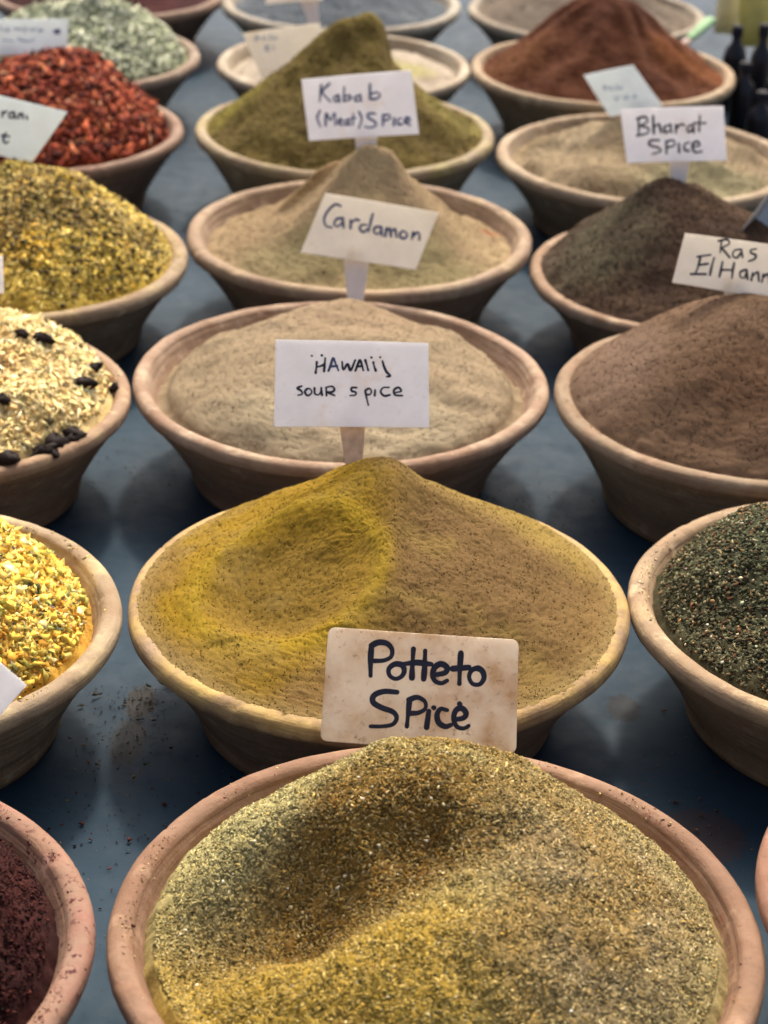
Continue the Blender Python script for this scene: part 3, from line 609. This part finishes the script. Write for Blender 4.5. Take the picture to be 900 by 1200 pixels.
def sign(label, corners, Y0, tilt, stake, smat=None, cmat=None, text=(), frame=None, bow=.0026, stakemat=None, name='spice_sign', thick=.0012, roundc=.0, bury=.035):
    """corners TL TR BR BL in photo pixels, on a plane through the bottom edge at distance Y0 leaning back by tilt"""
    TL, TR, BR, BL = [np.array(c, float) for c in corners]
    bm = (BL + BR) / 2; P0 = at_y(bm[0], bm[1], Y0)
    n = np.array([0, -math.cos(tilt), math.sin(tilt)])       # faces the viewer, leaning back
    def pl(u, v, off=0.):
        d = ray(u, v); o_ = np.array([0, 0, CAMZ]); t = ((P0 + n * off - o_) @ n) / (d @ n); return o_ + d * t
    Q = [pl(*c) for c in (TL, TR, BR, BL)]
    root = empty(name, tuple(P0), label, 'sign', 'handwritten spice cards on stakes')
    def Fm(a, b, off=0.):
        p = (Q[0] * (1 - a) + Q[1] * a) * (1 - b) + (Q[3] * (1 - a) + Q[2] * a) * b
        return p + n * (off + bow * math.sin(math.pi * a) - bow * .6 * math.sin(math.pi * b)) - P0
    # card: grid front and back with side walls, corners optionally rounded
    N1, N2 = 16, 10
    def cell(a, b):
        if roundc:
            w_ = np.linalg.norm(Q[1] - Q[0]); h_ = np.linalg.norm(Q[3] - Q[0]); rx, ry = roundc / w_, roundc / h_
            for sx in (0, 1):
                for sy in (0, 1):
                    ca, cb = (rx if sx == 0 else 1 - rx), (ry if sy == 0 else 1 - ry)
                    if (a - ca) * (1 if sx else -1) > 0 and (b - cb) * (1 if sy else -1) > 0:
                        dx, dy = (a - ca) / rx, (b - cb) / ry; m_ = max(abs(dx), abs(dy)); l = math.hypot(dx, dy)
                        a, b = ca + dx / l * m_ * rx, cb + dy / l * m_ * ry
        return a, b
    As = sorted(set(list(np.linspace(0, 1, N1 + 1)) + ([.015, .03, .97, .985] if roundc else []))); Bs = sorted(set(list(np.linspace(0, 1, N2 + 1)) + ([.02, .05, .95, .98] if roundc else [])))
    V = []; na_, nb_ = len(As), len(Bs)
    for off in (0, -thick):
        for b in Bs:
            for a in As: V.append(Fm(*cell(a, b), off))
    F = []; M0 = na_ * nb_
    for j in range(nb_ - 1):
        for i in range(na_ - 1):
            q = j * na_ + i; F.append((q, q + na_, q + na_ + 1, q + 1)); F.append((M0 + q, M0 + q + 1, M0 + q + na_ + 1, M0 + q + na_))
    for i in range(na_ - 1):
        F.append((i, i + 1, M0 + i + 1, M0 + i)); q = (nb_ - 1) * na_ + i; F.append((q + 1, q, M0 + q, M0 + q + 1))
    for j in range(nb_ - 1):
        q = j * na_; F.append((q + na_, q, M0 + q, M0 + q + na_)); q += na_ - 1; F.append((q, q + na_, M0 + q + na_, M0 + q))
    c_ = mesh_obj('card', np.array(V), F, cmat, root, smooth=False)
    # stake: tapered slat fixed behind the card; pixel corners top-left, top-right, bottom-right, bottom-left
    if stake:
        s = [pl(u, v, -thick - .0003 - bow) for (u, v) in stake]
        up = ((s[0] + s[1]) - (s[2] + s[3])) / 2; L = np.linalg.norm(up); up = up / L
        wb = (s[2] - s[3]); s2 = s[2] - up * bury - wb * .22; s3 = s[3] - up * bury + wb * .22; s0 = s[0] + up * .012; s1 = s[1] + up * .012
        pts = [s0, s1, s[2], s2, s3, s[3]]; tk = .0024
        V = [p - P0 for p in pts] + [p - n * tk - P0 for p in pts]
        F = [tuple(range(5, -1, -1)), tuple(range(6, 12))] + [(i, (i + 1) % 6, 6 + (i + 1) % 6, 6 + i) for i in range(6)]
        so = mesh_obj('stake', np.array(V), F, stakemat or MAT_PLASTIC, root, smooth=False)
        md = so.modifiers.new('bevel', 'BEVEL'); md.width = .0005; md.segments = 2
    # lettering: flat ink ribbons following the card
    if text:
        (fx, fy, fs, fc) = frame                          # crop origin, scale and the card's corners in the crop
        A_ = np.array(fc, float)
        def uv(p):                                        # inverse bilinear by Newton
            a, b = .5, .5
            for _ in range(12):
                X = (A_[0] * (1 - a) + A_[1] * a) * (1 - b) + (A_[3] * (1 - a) + A_[2] * a) * b - p
                Ja = (A_[1] - A_[0]) * (1 - b) + (A_[2] - A_[3]) * b; Jb = (A_[3] - A_[0]) * (1 - a) + (A_[2] - A_[1]) * a
                d = np.linalg.solve(np.stack([Ja, Jb], 1), X); a -= d[0]; b -= d[1]
            return a, b
        for word, wd, ink, strokes in text:
            V = []; F = []; rr_ = random.Random(len(word))
            for si, st in enumerate(strokes):
                if len(st) == 1: st = [(st[0][0] - wd * .1, st[0][1]), (st[0][0] + wd * .1, st[0][1] + 1)]
                P = catmull(st, 5); off = .00012 + .00005 * (si % 9)
                wd_ = wd * 1.22; T = np.gradient(P, axis=0); T /= np.linalg.norm(T, axis=1)[:, None] + 1e-9; Nn = np.stack([-T[:, 1], T[:, 0]], 1)
                hw = wd_ / 2 * (1 + .20 * np.sin(np.linspace(0, 5, len(P)) + si))
                e0 = [P[0] + (-T[0] * math.sin(t) + Nn[0] * math.cos(t)) * hw[0] for t in np.linspace(0, math.pi, 6)[1:-1]]
                e1 = [P[-1] + (T[-1] * math.sin(t) - Nn[-1] * math.cos(t)) * hw[-1] for t in np.linspace(0, math.pi, 6)[1:-1]]
                lft = [P[i] + Nn[i] * hw[i] for i in range(len(P))]; rgt = [P[i] - Nn[i] * hw[i] for i in range(len(P))]
                b0 = len(V)
                for q in lft + rgt + e0 + e1: V.append(Fm(*uv(q), off))
                m_ = len(P)
                for i in range(m_ - 1): F.append((b0 + i, b0 + m_ + i, b0 + m_ + i + 1, b0 + i + 1))
                F.append(tuple([b0] + [b0 + 2 * m_ + i for i in range(4)] + [b0 + m_]))
                F.append(tuple([b0 + 2 * m_ - 1] + [b0 + 2 * m_ + 4 + i for i in range(4)] + [b0 + m_ - 1]))
            mesh_obj('lettering', np.array(V), F, ink, root, smooth=False)
    return root

CARD_OLD = card_mat(L3(248, 238, 220), L3(196, 158, 98), .85, 1.3)
CARD_NEW = card_mat(L3(248, 247, 246), L3(226, 200, 168), .22, 2.1)
CARD_WARM = card_mat(L3(248, 243, 230), L3(214, 196, 160), .24, 3.7)
CARD_PALE = card_mat(L3(240, 246, 244), L3(214, 206, 190), .15, 5.2)
cA, cB, cC, cD, cE = (geom(k) for k in 'ABCDE')

sign('large stained card reading Potteto Spice in thick black marker', ((385, 735), (608, 750), (605, 883), (375, 868)), cA[1] + .62 * cA[2], math.radians(25),
     ((484, 862), (508, 864), (506, 872), (486, 871)), None, CARD_OLD, (
     ('Potteto', 17, MAT_INK, [[(252, 122), (248, 180), (248, 242)], [(252, 124), (278, 112), (312, 116), (332, 140), (328, 168), (300, 182), (262, 184)],
        [(370, 200), (342, 197), (320, 215), (322, 240), (345, 254), (370, 244), (380, 222), (370, 200)], [(416, 138), (412, 200), (410, 250)], [(462, 145), (460, 205), (456, 255)], [(378, 196), (430, 191), (486, 198)],
        [(494, 240), (538, 232), (548, 212), (525, 197), (500, 210), (491, 240), (502, 264), (526, 272), (548, 262)], [(602, 156), (598, 215), (596, 275)], [(570, 216), (633, 212)],
        [(668, 216), (644, 224), (634, 250), (648, 276), (676, 278), (692, 256), (688, 230), (668, 216)]]),
     ('Spice', 16, MAT_INK, [[(352, 306), (300, 303), (262, 318), (258, 345), (292, 366), (335, 382), (350, 405), (335, 430), (295, 438), (248, 438)],
        [(400, 340), (395, 390), (390, 438)], [(398, 336), (430, 326), (460, 342), (462, 370), (435, 386), (402, 388)], [(476, 380), (467, 442)], [(494, 366)],
        [(548, 377), (522, 372), (508, 395), (515, 425), (540, 440), (562, 434)], [(572, 414), (610, 408), (622, 390), (605, 370), (582, 378), (573, 410), (585, 440), (612, 448), (632, 438)], [(598, 353)]])),
     (360, 720, 3.3333, ((83, 52), (830, 108), (818, 548), (50, 494))), roundc=.004, stakemat=MAT_WOOD, thick=.0016)

sign('plain white card reading Hawaij soup spice on a wooden stake in yellow spice peak', ((323, 398), (502, 402), (503, 501), (321, 500)), cB[1] + .50 * cB[2], math.radians(31),
     ((396, 503), (430, 504), (425, 540), (404, 540)), None, CARD_NEW, (
     ('Hawaij', 9.5, MAT_INK, [[(240, 160)], [(290, 158)], [(264, 192), (262, 215), (258, 246)], [(262, 216), (282, 212), (302, 204)], [(306, 172), (303, 205), (300, 238)],
        [(390, 190), (396, 230), (418, 202), (432, 234), (456, 182)], [(456, 236), (470, 200), (480, 182), (490, 210), (496, 234)], [(464, 214), (490, 212)], [(506, 182), (514, 208), (520, 232)], [(546, 192), (550, 212), (558, 234)], [(536, 167)], [(580, 166)],
        [(592, 186), (600, 215), (612, 240), (630, 260), (612, 264)]]),
     ('Hawaij', 9.5, MAT_INK_BLUE, [[(322, 236), (334, 205), (346, 172), (358, 200), (372, 234)], [(330, 214), (366, 211)]]),
     ('soup', 8.5, MAT_INK, [[(188, 312), (166, 322), (186, 336), (190, 352), (170, 358)], [(216, 326), (204, 342), (218, 360), (238, 346), (232, 328), (216, 326)], [(252, 322), (254, 350), (272, 356), (284, 340), (286, 322)], [(286, 330), (290, 358)],
        [(310, 320), (312, 360)], [(308, 320), (338, 314), (352, 330), (338, 343), (316, 344), (352, 360)]]),
     ('spice', 8.5, MAT_INK, [[(462, 320), (438, 321), (438, 337), (458, 344), (454, 358), (430, 360)], [(505, 336), (511, 370), (520, 408)], [(506, 334), (524, 324), (536, 338), (528, 354), (512, 356)], [(554, 332), (552, 360)],
        [(624, 318), (594, 320), (582, 342), (600, 361), (627, 356)], [(652, 345), (684, 336), (670, 318), (648, 332), (654, 356), (690, 359)]])),
     (310, 380, 4.2857, ((58, 78), (822, 92), (822, 520), (50, 516))), stakemat=MAT_WOOD)

gapY = (2.302 + .2516 + 2.824 - .2465) / 2 * S
sign('tilted white card reading Cardamon, its stake between two bowls', ((381, 226), (514, 249), (487, 316), (352, 296)), gapY + .008, math.radians(27),
     ((401, 303), (434, 309), (426, 352), (407, 352)), None, CARD_WARM, (
     ('Cardamon', 9.5, MAT_INK_BLUE, [[(257, 737), (226, 730), (188, 765), (172, 802), (182, 834), (212, 842)], [(262, 797), (236, 800), (223, 824), (240, 838), (262, 820)], [(266, 796), (270, 842)], [(306, 806), (305, 846)], [(308, 822), (330, 804), (348, 808)],
        [(388, 832), (362, 830), (352, 850), (370, 866), (390, 850)], [(418, 776), (406, 820), (396, 864)], [(454, 840), (430, 842), (422, 862), (440, 876), (458, 860)], [(460, 842), (462, 882)],
        [(486, 846), (479, 886)], [(487, 862), (503, 846), (508, 886)], [(511, 864), (528, 850), (537, 890)], [(574, 860), (555, 870), (556, 890), (575, 896), (590, 880), (574, 860)], [(620, 866), (613, 899)], [(621, 882), (640, 866), (652, 876), (651, 902)]]),),
     (340, 70, 4.2857, ((178, 672), (750, 768), (630, 1050), (52, 965))), bury=.07)

sign('white card reading Kebab Meat Spice in blue pen', ((353, 93), (482, 82), (491, 157), (362, 165)), cD[1] + .14 * cD[2], math.radians(26),
     ((414, 162), (444, 160), (441, 172), (417, 172)), None, CARD_NEW, (
     ('Kebab', 9, MAT_INK_BLUE, [[(156, 132), (153, 170), (150, 212)], [(196, 126), (162, 166), (202, 212)], [(240, 182), (220, 194), (228, 213), (243, 202)], [(244, 182), (247, 213)], [(271, 142), (269, 210)], [(271, 192), (294, 182), (304, 198), (272, 211)],
        [(346, 182), (326, 192), (331, 211), (350, 202)], [(351, 180), (356, 212)], [(399, 128), (400, 200)], [(401, 176), (434, 166), (450, 180), (432, 197), (403, 199)]]),
     ('Meat', 8.5, MAT_INK_BLUE, [[(152, 256), (139, 292), (156, 336)], [(181, 330), (183, 270), (205, 304), (225, 268), (230, 328)], [(244, 312), (263, 306), (252, 296), (242, 318), (264, 328)], [(290, 300), (275, 312), (282, 328), (295, 316)], [(297, 300), (299, 328)], [(319, 272), (316, 328)], [(305, 296), (331, 293)], [(346, 262), (360, 298), (347, 344)]]),
     ('Spice', 9, MAT_INK_BLUE, [[(426, 271), (396, 271), (391, 290), (424, 310), (430, 330), (402, 341), (376, 336)], [(466, 277), (465, 330)], [(466, 281), (494, 276), (500, 294), (469, 306)], [(521, 292), (520, 328)], [(556, 292), (539, 300), (541, 322), (561, 322)], [(576, 311), (600, 302), (586, 287), (574, 310), (601, 326)]])),
     (340, 70, 4.2857, ((55, 105), (605, 52), (645, 370), (100, 405))))

g = geom('R3')
sign('white card reading Bharat Spice on a pale stake in dark brown heap', ((727, 128), (848, 124), (852, 188), (735, 191)), g[1] + .20 * g[2], math.radians(25),
     ((783, 190), (810, 189), (803, 217), (787, 217)), None, CARD_NEW, (
     ('Bharat', 9, MAT_INK, [[(277, 236), (280, 320)], [(271, 237), (308, 229), (320, 252), (287, 272)], [(287, 273), (325, 286), (318, 310), (272, 320)], [(346, 226), (351, 310)], [(352, 282), (374, 266), (386, 306)], [(425, 271), (402, 280), (404, 307), (425, 300)], [(430, 267), (436, 308)], [(456, 271), (456, 310)], [(459, 286), (480, 267), (495, 272)],
        [(530, 271), (511, 285), (518, 307), (537, 292)], [(540, 270), (543, 308)], [(571, 226), (568, 302)], [(542, 262), (600, 262)]]),
     ('Spice', 9, MAT_INK, [[(377, 345), (337, 346), (332, 368), (374, 382), (384, 400), (346, 412)], [(411, 352), (412, 411)], [(412, 351), (444, 346), (450, 370), (416, 381)], [(471, 362), (473, 405)], [(520, 356), (499, 366), (500, 394), (521, 398)], [(537, 377), (570, 371), (560, 352), (537, 366), (547, 404), (582, 401)]])),
     (680, 80, 4.0909, ((190, 190), (685, 178), (705, 445), (225, 455))))
g = geom('R2')
sign('white card reading Ras ElHan cut off by the right edge', ((803, 273), (949, 293), (934, 356), (788, 331)), g[1] + .18 * g[2], math.radians(25),
     ((846, 336), (876, 341), (872, 352), (850, 350)), None, CARD_WARM, (
     ('Ras', 8, MAT_INK, [[(677, 822), (671, 882)], [(662, 827), (703, 821), (712, 842), (676, 860)], [(677, 860), (716, 906)], [(768, 868), (738, 873), (730, 897), (750, 908), (768, 886)], [(771, 868), (777, 906)], [(842, 866), (817, 871), (818, 885), (840, 896), (834, 914), (806, 925)]]),
     ('ElHan', 8.5, MAT_INK, [[(562, 902), (626, 893)], [(577, 903), (566, 950), (552, 982)], [(530, 985), (602, 986)], [(566, 942), (612, 936)], [(642, 907), (630, 950), (621, 990)], [(682, 926), (674, 965), (666, 1000)], [(737, 932), (730, 970), (726, 1006)], [(674, 966), (730, 967)], [(792, 966), (767, 976), (767, 1000), (786, 1004), (794, 984)], [(797, 966), (801, 1010)],
        [(826, 981), (819, 1016)], [(826, 996), (850, 977), (856, 1021)], [(877, 986), (870, 1026)], [(877, 1001), (900, 987), (906, 1031)]])),
     (680, 80, 4.0909, ((505, 788), (1100, 870), (1040, 1130), (442, 1025))))
g = geom('R4')
sign('small pale blue card standing askew behind the Bharat card, faint scribbles', ((684, 88), (742, 76), (777, 124), (715, 137)), g[1] + .30 * g[2], math.radians(25),
     ((738, 128), (762, 124), (762, 150), (745, 150)), None, CARD_PALE, (
     ('scribble', 5, MAT_INK_PALE, [[(112, 92), (120, 112)], [(112, 92), (134, 96), (122, 104)], [(150, 92), (144, 108), (160, 104)], [(176, 86), (172, 106)], [(196, 92), (188, 104), (204, 100)], [(168, 140), (176, 156), (190, 138)], [(206, 138), (212, 154)], [(228, 134), (220, 150), (240, 146)], [(262, 128), (256, 146), (274, 140)]]),), (680, 80, 4.0909, ((18, 40), (255, -10), (397, 180), (150, 235))))
g = geom('E')
sign('small cream card leaning behind the olive green heap', ((284, 39), (374, 27), (392, 82), (307, 92)), g[1] + .55 * g[2], math.radians(27),
     ((340, 86), (362, 84), (360, 110), (345, 110)), None, CARD_WARM, (
     ('scribble', 5, MAT_INK_PALE, [[(262, 160), (258, 182)], [(262, 160), (280, 168), (262, 174)], [(300, 158), (292, 176), (310, 172)], [(326, 152), (324, 176)], [(344, 160), (338, 174), (356, 168)], [(300, 206), (318, 202), (304, 220), (322, 222)], [(338, 204), (340, 220)]]),), (230, 0, 3.75, ((203, 146), (540, 101), (607, 307), (289, 345))))
g = geom('F')
sign('card cut off by the top edge on a pointed stake in the pale powder', ((296, -80), (392, -86), (378, 0), (312, 5)), g[1] + .10 * g[2], math.radians(25),
     ((350, 0), (374, -1), (374, 30), (363, 30)), None, CARD_WARM, ())
g = geom('L3')
sign('white card with faint writing between red flakes and yellow mix, left edge', ((-55, 99), (79, 131), (35, 193), (-98, 152)), g[1] + .30 * g[2], math.radians(25),
     ((-28, 168), (-4, 175), (-8, 200), (-24, 200)), None, CARD_PALE, (
     ('rani', 8, MAT_INK, [[(12, 492), (10, 516)], [(13, 500), (30, 490)], [(62, 494), (42, 500), (44, 518), (60, 514)], [(63, 494), (68, 520)], [(84, 500), (82, 520)], [(85, 508), (98, 500), (102, 522)], [(118, 510), (120, 526)]]),
     ('t', 8, MAT_INK, [[(26, 585), (16, 612), (24, 630), (38, 622)], [(8, 596), (42, 600)]])),
     (0, 0, 3.75, ((-206, 371), (296, 491), (131, 724), (-367, 570))))
g = geom('L4')
sign('white card standing in the red chilli flakes at upper left', ((-55, 24), (80, 22), (78, 63), (-55, 66)), g[1] + .25 * g[2], math.radians(25),
     ((0, 62), (28, 62), (24, 84), (5, 84)), None, CARD_PALE, (
     ('scribble', 6, MAT_INK_PALE, [[(0, 126), (20, 134)], [(34, 124), (30, 138), (46, 132)], [(66, 128), (96, 130)], [(112, 122), (110, 138)], [(128, 128), (142, 134), (156, 126)], [(176, 124), (172, 138), (190, 132)], [(10, 176), (60, 180)], [(80, 172), (120, 182), (150, 174)]]), ('mark', 9, MAT_INK_BLUE, [[(238, 136), (262, 130)], [(244, 144), (262, 142)]])),
     (0, 0, 3.75, ((-206, 90), (300, 82), (292, 236), (-206, 247))), stakemat=MAT_WOOD)
g = geom('L5')
sign('card above the top edge, its white stake stuck in the pale green leaves', ((60, -85), (165, -88), (160, -18), (62, -14)), g[1] + .15 * g[2], math.radians(23),
     ((101, -20), (119, -20), (116, 12), (104, 12)), None, CARD_NEW, ())
g = geom('L2')
sign('card mostly outside the left edge in front of the yellow mix', ((-115, 292), (3, 300), (4, 344), (-112, 336)), g[1] + .30 * g[2], math.radians(25),
     ((-62, 338), (-38, 339), (-42, 385), (-58, 385)), None, CARD_NEW, ())
g = geom('L0')
sign('blank white card corner poking in at the left edge over yellow granules', ((-62, 720), (31, 803), (-30, 872), (-124, 792)), g[1] + .45 * g[2], math.radians(27),
     ((-70, 850), (-46, 852), (-50, 960), (-66, 960)), None, CARD_NEW, (), bury=.05)

# ------------------------------------------------------------------ metal scoop and blurred things at the top right
MAT_STEEL = plain('brushed_steel', (.30, .31, .29), .34, .5, .85, 25, .2)
g = geom('R3')
sc0 = empty('metal_scoop', tuple(at_y(905, 300, g[1] - .10 * g[2])), 'grey metal scoop stuck in the dark brown heap at right edge', 'scoop')
def quadsheet(name, pts, th, mat, parent, n):
    pts = [np.array(p) for p in pts]; V = [p for p in pts] + [p - np.array(n) * th for p in pts]; k = len(pts)
    F = [tuple(range(k)), tuple(range(2 * k - 1, k - 1, -1))] + [(i, k + i, k + (i + 1) % k, (i + 1) % k) for i in range(k)]
    o = mesh_obj(name, np.array(V), F, mat, parent, smooth=False); md = o.modifiers.new('bevel', 'BEVEL'); md.width = .0007; md.segments = 2; return o
o0 = np.array(sc0.location); Ys = g[1] - .10 * g[2]
P = lambda u, v, dy=0: at_y(u, v, Ys + dy) - o0
quadsheet('blade', [P(862, 288), P(905, 228, .02), P(985, 236, .02), P(960, 340), P(880, 335)], .0015, MAT_STEEL, sc0, (0, 1, 0))
quadsheet('side_wall', [P(862, 288), P(905, 228, .02), P(902, 226, -.012), P(858, 287, -.02)], .0012, plain('pale_edge', (.62, .60, .54), .4, .5, .4), sc0, (1, 0, 0))  # side wall along the left edge, paler than the blade
quadsheet('handle', [P(925, 235, .02), P(950, 237, .02), P(965, 150, .05), P(945, 148, .05)], .006, MAT_STEEL, sc0, (0, 1, 0))

def lathe_obj(name, prof, mat, parent, n=28, loc=(0, 0, 0)):
    V, F = lathe(prof, n); V = V + np.array(loc); return mesh_obj(name, V, F, mat, parent)
MAT_DARKG = plain('dark_glass', (.014, .013, .015), .3, .3, 0, 30, .3); MAT_LID = plain('dark_lid', (.02, .02, .024), .7, .1)
def bottle(u, v, Y, rad, hh, label, lid=MAT_LID):
    p = at_y(u, v, Y); p[2] = 0
    r_ = empty('dark_bottle', tuple(p), label, 'bottle', 'dark bottles beyond the bowls at right')
    lathe_obj('body', [(.0005, 0), (rad * .9, 0), (rad, .004), (rad, hh * .62), (rad * .85, hh * .72), (rad * .42, hh * .80), (rad * .38, hh * .90)], MAT_DARKG, r_)
    lathe_obj('cap', [(rad * .46, hh * .88), (rad * .48, hh * .885), (rad * .48, hh * .99), (rad * .42, hh), (.0005, hh)], lid, r_, 20)
    return r_
Yb = 3.72 * S
for (u, yy, rad, hh, lb) in ((862, Yb + .17, .016, .115, 'leftmost dark bottle beyond the red brown cone'), (876, Yb + .02, .016, .105, 'short dark bottle right beside the red brown bowl'), (893, Yb + .10, .015, .135, 'tall thin dark bottle at the top right corner'),
                             (900, Yb - .06, .017, .09, 'low dark bottle nearest the tan ridged bowl'), (920, Yb + .02, .02, .12, 'dark bottle just outside the right edge')):
    p = at_z(u, 60, 0); 
    q = at_y(u, 60, yy); bottle(u, 60, yy, rad, hh, lb)
MAT_YEL = plain('yellow_packet_film', L3(188, 172, 84), .35, .4, 0, 60, .15); MAT_CREAM = plain('cream_packet_film', L3(200, 190, 140), .4, .4, 0, 60, .15)
def packet(u, v, Y, wd, ht, mat, label, rz=0.):
    p = at_y(u, v, Y)
    r_ = empty('spice_packet', (p[0], p[1], max(0, p[2])), label, 'packet', 'yellow packets standing at top right'); r_.rotation_euler = (math.radians(-14), 0, rz)
    V = []; n1, n2 = 9, 10
    for side in (-1, 1):
        for j in range(n2):
            for i in range(n1):
                a, b = i / (n1 - 1), j / (n2 - 1); th = .012 * math.sin(math.pi * a) ** .6 * math.sin(math.pi * min(1, b * 1.15)) ** .5 if 0 < a < 1 and b < .87 else .0004
                V.append(((a - .5) * wd * (1 - .04 * math.sin(math.pi * b)), side * (th + .001 * math.sin(9 * a + 5 * b)), b * ht))
    F = []; M0 = n1 * n2
    for j in range(n2 - 1):
        for i in range(n1 - 1):
            q = j * n1 + i; F += [(q, q + 1, q + n1 + 1, q + n1), (M0 + q, M0 + q + n1, M0 + q + n1 + 1, M0 + q + 1)]
    for j in range(n2 - 1):
        q = j * n1; F += [(q, q + n1, M0 + q + n1, M0 + q), (q + n1 - 1, M0 + q + n1 - 1, M0 + q + 2 * n1 - 1, q + 2 * n1 - 1)]
    mesh_obj('pouch', np.array(V), F, mat, r_)
    box('seal', -wd / 2 - .0005, wd / 2 + .0005, -.0016, .0016, ht - .007, ht + .001, MAT_CREAM, r_)
packet(885, 55, Yb + .22, .050, .10, MAT_YEL, 'yellow packet at the top right corner behind dark bottles', .1)
packet(850, 40, Yb + .30, .034, .09, MAT_CREAM, 'pale greenish packet left of the yellow packet, top right', -.2)
# bright green scoop lying by the far right bowl
MAT_GRN = plain('green_plastic', L3(128, 168, 120), .6, .2, 0, 60, .1)
pa, pb = at_y(797, 56, Yb + .165), at_y(834, 22, Yb + .22)
gs = empty('green_scoop', tuple(pa), 'light green plastic scoop handle with pink end, top right', 'scoop')
def tube(name, a, b, r0, r1, mat, parent, n=14, flat=.5):
    a, b = np.array(a, float), np.array(b, float); d = (b - a); L = np.linalg.norm(d); d /= L; x = np.cross(d, (0, 0, 1)); x /= np.linalg.norm(x); y = np.cross(d, x)
    V = []; ts = [0, .03, .1, .5, .9, .97, 1]; rs = [.55, .85, 1, 1, 1, .85, .55]
    for t, s_ in zip(ts, rs):
        r_ = (r0 + (r1 - r0) * t) * s_
        for i in range(n):
            q = 2 * math.pi * i / n; V.append(a + d * L * t + x * r_ * math.cos(q) + y * r_ * flat * math.sin(q))
    F = [(j * n + i, j * n + (i + 1) % n, (j + 1) * n + (i + 1) % n, (j + 1) * n + i) for j in range(len(ts) - 1) for i in range(n)]
    F += [tuple(range(n - 1, -1, -1)), tuple(range((len(ts) - 1) * n, len(ts) * n))]
    return mesh_obj(name, np.array(V), F, mat, parent)
mid = pa + (pb - pa) * .28
tube('handle', mid - pa, pb - pa, .007, .010, MAT_GRN, gs); tube('handle_end', (0, 0, 0), (mid - pa) * .97, .006, .0072, plain('pink_plastic', L3(160, 138, 126), .6, .2), gs)
# crumpled dark bag with blue highlights
V, F = lathe([(.001, .0), (.05, .0), (.062, .012), (.056, .035), (.035, .055), (.018, .066), (.001, .068)], 40)
th = np.arctan2(V[:, 1], V[:, 0]); V[:, :2] *= (1 + .12 * np.sin(th * 5) + .08 * np.sin(th * 9 + 40 * V[:, 2]))[:, None]; V[:, 2] *= 1 + .15 * np.sin(th * 4)
p = at_z(905, 132, .0)
bag = mesh_obj('crumpled_bag', V, F, plain('black_blue_film', (.02, .035, .06), .18, .7, 0, 60, .5)); bag.location = (p[0] + .03, p[1] - .005, 0)
tag(bag, 'shiny blue black plastic bag crumpled at the right edge', 'bag')

# ------------------------------------------------------------------ crumbs spilt on the table between the bowls
r = np.random.default_rng(77); n = 1800
cl = [(165, 823, .02, (40, 34, 24)), (150, 870, .03, (60, 54, 36)), (110, 960, .06, (80, 40, 32)), (60, 1080, .08, (70, 34, 30)), (200, 1000, .08, (120, 104, 60)), (620, 590, .05, (60, 50, 40)), (800, 960, .07, (110, 80, 50)), (560, 880, .05, (90, 84, 60)), (200, 560, .06, (60, 50, 40)), (230, 250, .07, (90, 80, 60))]
XY = []; CC = []
for (u, v, s, c) in cl:
    p = at_z(u, v, 0); m_ = n // len(cl); XY.append(p[:2] + r.normal(0, s * .7, (m_, 2))); CC.append(np.repeat(lin(c)[None], m_, 0) * np.exp(r.normal(0, .4, (m_, 1))))
XY = np.concatenate(XY); CC = np.concatenate(CC)
keep = np.ones(len(XY), bool)
for k in BOWL:
    cx, cy, R, zr = geom(k); keep &= np.hypot(XY[:, 0] - cx, XY[:, 1] - cy) > R * .74
XY = XY[keep]; CC = CC[keep]; n = len(XY); s = .0011 * np.exp(r.normal(0, .45, n)); D = r.normal(0, 1, (n, 3, 3)); 
C0 = np.concatenate([XY, (s * .5)[:, None]], 1); D = D / np.linalg.norm(D, axis=2)[:, :, None] * s[:, None, None]; D[:, :, 2] = np.abs(D[:, :, 2]) * .4
V = np.concatenate([C0[:, None], C0[:, None] + D], 1); V[:, :, 2] = np.maximum(V[:, :, 2], .0002)
F = (np.array([(0, 1, 2), (0, 2, 3), (0, 3, 1), (1, 3, 2)])[None] + (np.arange(n) * 4)[:, None, None]).reshape(-1, 3)
cr_ = mesh_obj('spilt_crumbs', V.reshape(-1, 3), F, MAT_CRUMB, None, np.repeat(CC, 4, 0), smooth=False)
tag(cr_, 'scattered spice crumbs spilt on the blue table between the bowls', 'crumbs', kind='stuff')
